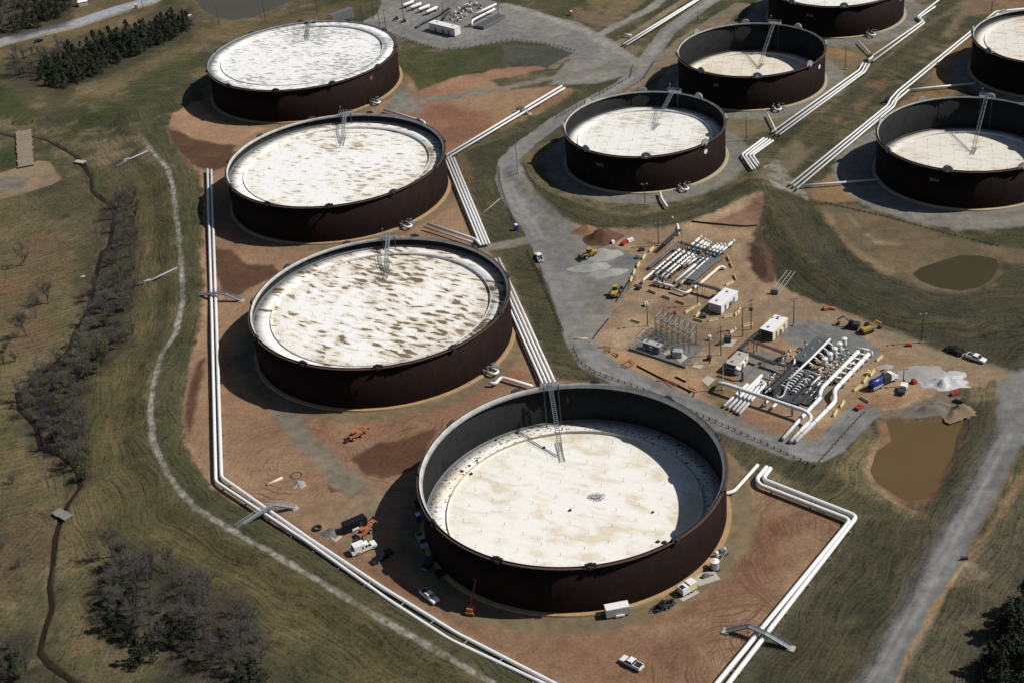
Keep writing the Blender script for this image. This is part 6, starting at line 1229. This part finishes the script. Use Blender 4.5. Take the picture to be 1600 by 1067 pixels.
# signal frame on the bank
p, a, L = place((1210,460), (1236,425)); t = thing('steel_ramp', p, a, 'pale steel rail ramp lying up the grass bank beside the excavation', 'ramp'); m = MB()
for s in (-1, 0, 1): m.tube([(-L/2, s*1.4, .3), (L/2, s*1.4, .5)], .1, 5)
for k in range(10): m.tube([(-L/2+k*L/9, -1.4, .4), (-L/2+k*L/9, 1.4, .4)], .06, 4)
m.build('rails', CONC, t); m = MB(); m.box((L/2, 0, 1.), (.5, 2.4, 1.6)); m.build('post_head', MGREY, t)
# ---------------------------------------------------------------- post and cable rails along the roads
_post = None
def rail(px, label, step=2.4, mat=WOODP, cable=True, h=.95, cat='guard rail'):
    global _post
    P = [G(*q) for q in px]; P = [Vector(q) for q in G([(x, y) for x, y in px])]; t = thing('guard_rail', P[0], 0, label, cat, 'guard rails'); o = P[0]
    Ls = [(b-a).length for a, b in zip(P[:-1], P[1:])]; tot = sum(Ls); n = min(98, int(tot/step)); k = 0; acc = 0.; tops = []
    me = None
    m = MB(); m.box((0, 0, h/2), (.26, .26, h+.1)); q0 = m.build('post', mat, t); me = q0.data; bpy.data.objects.remove(q0)
    for i in range(n+1):
        d = tot*i/n
        while k < len(Ls)-1 and d > acc+Ls[k]: acc += Ls[k]; k += 1
        c = P[k].lerp(P[k+1], min(1, (d-acc)/Ls[k])); z = float(zt(np.array([c.x]), np.array([c.y]))[0]); c = Vector((c.x, c.y, z))-o
        q = bpy.data.objects.new('post', me); COL.objects.link(q); q.parent = t; q.location = c; tops.append(c+Vector((0, 0, h*.8)))
    if cable:
        for dz in (0, -.35):
            m = MB(); m.tube([p+Vector((0, 0, dz)) for p in tops], .05, 4); m.build('cable' if mat is WOODP else 'beam', DGREY, t)
rail([(896,545),(905,565),(930,583),(1000,607),(1100,652),(1200,696),(1272,730)], 'long dark post rail on the outer edge of the road between nearest tank and pumps', 2.3)
rail([(780,262),(781,285),(789,312),(803,347),(806,357)], 'dark post rail along the outside of the road bend', 2.2); rail([(824,395),(846,436),(863,478),(880,518)], 'dark post rail along the left edge of the road beside the four pipes', 2.2)
rail([(1275,728),(1300,700),(1325,672),(1350,645)], 'guard rail with bold posts along the end of the road bend', 1.9, GALV)
rail([(606,52),(640,65),(690,79),(735,75),(800,63),(850,69),(898,81)], 'long post rail along the front of the far gravel pad', 2.6); rail([(1022,98),(1005,125),(975,143)], 'short rail beside the road near the straw roofed tank', 2.4); rail([(870,185),(930,152),(985,122),(988,105)], 'rail along the left edge of the road up to the junction', 2.6)
rail([(820,258),(828,278),(840,292)], 'curved low rail at the shadow of the half lowered tank', 1.8, CONC); rail([(1290,318),(1380,338),(1480,366),(1560,385)], 'row of low dark posts along the edge of the apron of tank 3014', 2.2, WOODP, True, .5)
for px, lab in (([(983,440),(972,458),(963,472)], 'black silt fence along the edge of the gravel pad, upper piece'), ([(951,499),(938,515),(927,530)], 'black silt fence along the edge of the gravel pad, lower piece'), ([(1055,589),(1072,597)], 'black timber lying on the dirt below the substation'), ([(995,572),(1030,590),(1060,603),(1080,613)], 'black silt fence along the dirt below the substation')):
    P = [Vector(q) for q in G(px)]; m = MB()
    for a_, b_ in zip(P[:-1], P[1:]):
        d = b_-a_; m.box((a_+b_)/2-P[0]+Vector((0, 0, .25)), (d.length, .1, .55), math.atan2(d.y, d.x))
    tag(m.build('silt_fence', BLACK, None, loc=P[0]), lab, 'silt fence')
NET = paint('orange_net', (.45, .17, .09), .8, var=.3)
for px, lab in (([(934,545),(945,543),(955,547),(954,551),(942,550)], 'orange safety net beside the road bend'), ([(958,552),(966,558),(968,551)], 'small orange net scrap on the dirt below the silt fence'), ([(972,570),(985,563),(991,570),(980,575),(972,572)], 'bundle of orange net below the substation'), ([(1025,597),(1040,596),(1052,604),(1062,603)], 'orange net line right of the lower silt fence'), ([(1075,607),(1088,612),(1085,620)], 'orange net at the grass verge below the pump site'), ([(1012,380),(1024,383),(1034,379)], 'orange net beside the light pole behind the pipe rack')):
    P = [Vector(q) for q in G(px)]; m = MB()
    for a_, b_ in zip(P[:-1], P[1:]):
        d = b_-a_; n = max(2, int(d.length/.8))
        m.box((a_+b_)/2-P[0]+Vector((0, 0, .45)), (d.length, .05, .35), math.atan2(d.y, d.x)); m.box((a_+b_)/2-P[0]+Vector((0, 0, .9)), (d.length, .05, .1), math.atan2(d.y, d.x))
    tag(m.build('safety_net', NET, None, loc=P[0]), lab, 'safety net')
# small bridges and culverts in the creek meadow
def deckbridge(a_, b_, wd, label, mat, n=16, cat='bridge', z=.5):
    p, a, L = place(a_, b_); p.z = max(float(zt(np.array([G(*q).x]), np.array([G(*q).y]))[0]) for q in (a_, b_)); t = thing('timber_bridge', p, a, label, cat); rnd = random.Random(1); m = MB()
    for k in range(n): m.box((-L/2+(k+.5)*L/n, rnd.uniform(-.2, .2), z+rnd.uniform(-.04, .04)), (L/n*.92, wd*rnd.uniform(.9, 1.05), .25))
    m.build('planks', mat, t); m = MB()
    for s in (-1, 1): m.box((0, s*wd*.4, z-.35), (L, .3, .4))
    m.build('beam', WOODP, t)
deckbridge((37,206), (41,262), 7., 'long weathered timber mat bridge over the creek beside the clay pad', TIMBER, 30); deckbridge((119,254), (132,256), 2.6, 'small pale slab bridge over the creek ditch', CONC, 3); deckbridge((88,800), (108,811), 3., 'grey plank bridge over the lower creek', paint('grey_plank', (.2, .19, .17), .9, var=.3), 8)
p = G(1507, 874); t = thing('culvert_marker', p, 0, 'dark culvert head with marker posts beside the right road', 'culvert'); m = MB(); m.box((0, 0, .4), (1.6, .6, .9)); m.build('head', DGREY, t); m = MB(); m.tube([(-1, 0, 0), (-1, 0, 1.6)], .06, 5); m.tube([(-1.6, 0, 1.2), (-.4, 0, 1.2)], .05, 4); m.build('marker_post', WOODP, t)
# ================================================================ TREES
BARK = paint('grey_bark', (.075, .068, .06), .9, var=.3); TWIG = paint('twig_grey', (.105, .094, .084), .9, var=.3); TWIGB = paint('twig_dark', (.072, .064, .056), .9, var=.3)
CED = paint('cedar_dark', (.016, .022, .010), .8, var=.5, scale=.5); CED_LIT = paint('cedar_mid', (.046, .056, .022), .8, var=.5, scale=.5); BUD = paint('spring_bud', (.085, .095, .030), .8, var=.4, scale=.6)  # second cedar green is brighter: sunlit look of foliage clumps put into the colour
def bare(seed, h, spread, stems=1, fine=1., bud=0):
    rnd = random.Random(seed); tr = MB(); cr = MB(); tips = []
    def grow_(p, d, L, r, lvl):
        n = 3; q = p; pts = [p]; rs = [r]
        for i in range(n):
            d = (d+Vector((rnd.uniform(-1, 1), rnd.uniform(-1, 1), rnd.uniform(-.3, .6)))*.16).normalized(); q = q+d*L/n; pts.append(q); rs.append(r*(1-.5*(i+1)/n))
        if lvl < 2: tr.tube(pts, rs, 5 if lvl == 0 else 4, False)
        else: cr.tube(pts, [max(.018, k) for k in rs], 3, False)
        if lvl >= 4 or L < .5: tips.append(pts[-1]); return
        for k in range(int((5 if lvl < 2 else 4)*fine)+(1 if rnd.random() < .5 else 0)):
            i = rnd.randint(1, n); a = rnd.random()*6.28; s = Vector((math.cos(a), math.sin(a), 0)); nd = (d*rnd.uniform(.4, .9)+s*spread*rnd.uniform(.5, 1)+Vector((0, 0, .25))).normalized(); grow_(pts[i], nd, L*rnd.uniform(.5, .75), rs[i]*.6, lvl+1)
    for s in range(stems):
        a = rnd.random()*6.28; off = Vector((math.cos(a), math.sin(a), 0))*(0 if stems == 1 else .04)
        grow_(off, Vector((math.cos(a)*.25*(stems > 1), math.sin(a)*.25*(stems > 1), 1)).normalized(), h*(.42 if stems == 1 else .36), .16 if stems == 1 else .08, 0 if stems == 1 else 1)
    lf = None
    if bud:
        lf = MB()
        for q in rnd.sample(tips, min(len(tips), bud)):
            for k in range(4):
                c = q+Vector((rnd.gauss(0, .25), rnd.gauss(0, .25), rnd.gauss(0, .2))); u_ = Vector((rnd.gauss(0, 1), rnd.gauss(0, 1), rnd.gauss(0, 1))).normalized()*.16; v_ = u_.cross(Vector((rnd.gauss(0, 1), rnd.gauss(0, 1), rnd.gauss(0, 1)))).normalized()*.12; lf.add([c-u_, c+v_, c+u_, c-v_], [(0, 1, 2, 3)])
    return tr, cr, lf
def cedar(seed, h, w_):
    rnd = random.Random(seed); tr = MB(); tr.tube([(0, 0, -.2), (0, 0, h*.75)], [.18, .05], 6); cr = MB(); lumps = []
    for k in range(46):
        z = h*(.06+.94*rnd.random()**1.15); rr = w_*(1-(z/h))**.75*rnd.uniform(.25, 1.05); a = rnd.random()*6.28; lumps.append((Vector((rr*math.cos(a), rr*math.sin(a), z)), rnd.uniform(.45, .95)*(1.15-.6*z/h), rnd.random() < .45))
    for c, s, mid in lumps:
        cr.mi = 1 if mid else 0  # clumps picked at random take the painted sunlit green
        for i in range(52):
            p = c+Vector((rnd.gauss(0, .5), rnd.gauss(0, .5), rnd.gauss(0, .45)))*s; u_ = Vector((rnd.gauss(0, 1), rnd.gauss(0, 1), rnd.gauss(.6, 1))).normalized()*.24; v_ = u_.cross(Vector((rnd.gauss(0, 1), rnd.gauss(0, 1), rnd.gauss(0, 1)))).normalized()*.11; cr.add([p-u_, p+v_, p+u_, p-v_], [(0, 1, 2, 3)])
    return tr, cr
def proto(nm_, parts):
    t = bpy.data.objects.new(nm_, None); t.empty_display_size = .3; L = []
    for k, (mb, mt) in parts.items():
        o = mb.build(k, mt); COL.objects.unlink(o); o.parent = t; L.append(o)
    return t, L
PR = {}
for k in range(4): tr, cr, _ = bare(10+k, 9, .75); PR['bare%d' % k] = proto('bare_tree', dict(trunk=(tr, BARK), crown=(cr, TWIG)))
for k in range(3): tr, cr, _ = bare(40+k, 6.5, .8, 5, .9); PR['shrub%d' % k] = proto('bare_shrub', dict(trunk=(tr, BARK), crown=(cr, TWIGB)))
for k in range(2): tr, cr, lf = bare(60+k, 7, .75, 3, .9, 220); PR['bud%d' % k] = proto('budding_tree', dict(trunk=(tr, BARK), branches=(cr, TWIG), crown=(lf, BUD)))
for k in range(3): tr, cr = cedar(80+k, 7.8, 3.5); PR['cedar%d' % k] = proto('cedar_tree', dict(trunk=(tr, BARK), crown=(cr, [CED, CED_LIT])))
TR = random.Random(77)
def tree(kind, px, label, group, s=1., name=None):
    t0, L = PR[kind]; p = G(*px); p.z -= .1; t = bpy.data.objects.new(t0.name.split('.')[0], None); COL.objects.link(t); t.empty_display_size = .3; t.location = p; t.rotation_euler.z = TR.random()*6.28; q = s*TR.uniform(.85, 1.15); t.scale = (q, q, q*TR.uniform(.9, 1.1)); tag(t, label, 'shrub' if 'shrub' in kind else 'tree', group)
    for o in L: c = o.copy(); COL.objects.link(c); c.parent = t
def inpoly(P):
    P = np.array(P, float)
    while True:
        x = TR.uniform(P[:, 0].min(), P[:, 0].max()); y = TR.uniform(P[:, 1].min(), P[:, 1].max())
        if poly_sd(np.array([x]), np.array([y]), P)[0] < 0: return (x, y)
def thicket(P, n, kinds, label, group, s=1.):
    """spread the trees of one thicket evenly over its ground"""
    done = []
    for _ in range(n):
        c = [inpoly(P) for _ in range(6)]; q = max(c, key=lambda a: min([math.hypot(a[0]-b[0], a[1]-b[1]) for b in done] or [99])); done.append(q); k = TR.choice(kinds)
        lab = label[k.rstrip('0123')]; tree(k, q, lab, group+' ('+k.rstrip('0123')+')', s)
B4 = ['bare0', 'bare1', 'bare2', 'bare3']; S3 = ['shrub0', 'shrub1', 'shrub2']; C3 = ['cedar0', 'cedar1', 'cedar2']; D2 = ['bud0', 'bud1']
def LB(w_): return dict(bare='leafless grey tree with fine branches '+w_, shrub='leafless dark many stemmed shrub '+w_, bud='small tree in first pale green leaf '+w_, cedar='dark evergreen cedar '+w_)
thicket([(178,322),(200,292),(215,305),(215,470),(190,480),(175,440),(178,380)], 32, S3+B4[:1], LB('in the narrow creek thicket'), 'narrow creek thicket', .85)
thicket([(150,440),(215,470),(205,540),(160,575),(120,560),(135,500)], 25, S3+B4+D2[:1], LB('on the middle creek bank'), 'middle creek bank', 1.1)
thicket([(120,560),(160,580),(128,620),(138,700),(140,755),(118,745),(90,700),(70,690),(40,640),(30,610),(70,590)], 56, S3+B4+D2[:1], LB('in the broad lower creek thicket'), 'broad lower creek thicket', 1.1)
thicket([(155,950),(190,870),(240,880),(310,920),(410,970),(420,1060),(330,1060),(230,1010)], 36, B4*2+S3[:1], LB('in the wood at the bottom left'), 'bottom left wood', 1.2)
for q in ((205,1000),(190,940),(215,950),(270,990),(300,1010),(225,1035),(235,1015),(200,965),(178,985),(255,1005),(400,1065),(380,1075)): tree('cedar%d' % TR.randint(0, 2), q, 'dark evergreen cedar in the wood at the bottom left', 'bottom left wood (cedar)', .95)
thicket([(60,118),(110,90),(160,70),(230,45),(285,32),(300,45),(262,68),(200,92),(150,118),(100,140),(75,138)], 92, C3, LB('in the long dark belt left of the farthest tank'), 'dark evergreen belt', 1.0)
thicket([(15,95),(60,80),(110,75),(90,110),(40,125),(20,120)], 22, B4+S3[:1], LB('at the left end of the dark evergreen belt'), 'left end of the evergreen belt', 1.)
thicket([(-10,5),(40,-5),(110,0),(112,28),(60,45),(15,52),(-10,50)], 38, C3+B4[:2], LB('in the wood above the access road'), 'wood above the access road', 1.)
thicket([(1555,975),(1600,955),(1620,990),(1580,1010)], 6, C3, LB('in the upper clump at the lower right edge'), 'upper right edge clump', 1.15)
thicket([(1540,1045),(1590,1030),(1620,1070),(1560,1090)], 8, C3, LB('in the lower clump at the bottom right corner'), 'bottom right clump', 1.25)
thicket([(-10,1010),(25,1000),(45,1040),(30,1075),(-10,1075)], 8, C3[:1]+S3+D2, LB('at the bottom left corner beside the creek'), 'bottom left corner', .9)
thicket([(-10,525),(15,535),(25,565),(-10,570)], 5, S3+D2, LB('at the left edge above the creek bend'), 'left edge above the creek bend', .9)
for px, k, lab in (((38,415), 'bare0', 'lone leafless tree casting a long shadow in the left meadow'), ((42,525), 'bare1', 'leafless tree of the lower pair in the left meadow, nearer one'), ((57,497), 'bare2', 'leafless slim tree of the lower pair in the left meadow, farther one'), ((76,475), 'bare3', 'slender leafless tree right of the pair in the left meadow'), ((2,885), 'bare2', 'leafless tree at the left edge of the lower meadow'), ((176,870), 'bare3', 'lone leafless tree on the mown slope above the bottom wood'), ((205,882), 'bare1', 'second leafless tree on the mown slope above the bottom wood'), ((330,975), 'bare0', 'leafless tree standing out at the right edge of the bottom wood'), ((378,995), 'bare1', 'rightmost leafless tree beside the bottom wood'), ((2,158), 'bare3', 'leafless tree at the left edge below the dark belt'), ((20,755), 'shrub0', 'small leafless shrub in the meadow right of the left edge'), ((163,560), 'bud0', 'rounded budding tree at the right edge of the creek thicket'), ((30,885), 'shrub1', 'low leafless shrub on the red patch beside the lower creek'), ((26,118), 'bare0', 'leafless tree in front of the left end of the dark belt'), ((130,8), 'bare2', 'leafless tree by the pale shed above the access road')):
    tree(k, px, lab, None, .8 if 'shrub' in k else 1.4)
p = G(130, 9); t = thing('shed', p, .4, 'small pale shed above the access road at the top left', 'shed'); m = MB(); m.box((0, 0, 1.2), (5, 3, 2.4)); m.build('wall', CONC, t); m = MB(); m.prism([(-1.8, 2.4), (1.8, 2.4), (0, 3.3)], -2.7, 2.7, 'x'); m.build('roof', WHITE, t)
p = G(61, 66); t = thing('parked_car', p, .5, 'dark car half hidden by bare trees beside the access road', 'car'); m = MB(); m.prism([(-2.2, .4), (2.2, .4), (2.2, .9), (1.3, 1.), (-2.2, 1.)], -.9, .9); m.build('body', BLKP, t); m = MB(); m.prism([(-1.6, 1.), (1.2, 1.), (.6, 1.5), (-1.3, 1.5)], -.8, .8); m.build('cabin', GLASS, t); wheels(t, (-1.4, 1.4), .8, .33)
p = G(293, 26); t = thing('white_boat', p, .3, 'small white boat drawn up by the far pond', 'boat'); m = MB(); m.prism([(-1.8, .5), (-1.5, 0), (1.2, 0), (2.2, .6)], -.6, .6); m.build('hull', WHITE, t); m = MB(); m.box((0, 0, .45), (.3, 1.1, .06)); m.build('seat', TIMBER, t)
p = G(130, 432); m = MB(); m.blob((0, 0, 0), (1.2, .7, .5), 4, 12, 6); tag(m.build('boulder', CONC, None, True, loc=p), 'single pale boulder in the left meadow beside the creek', 'boulder')
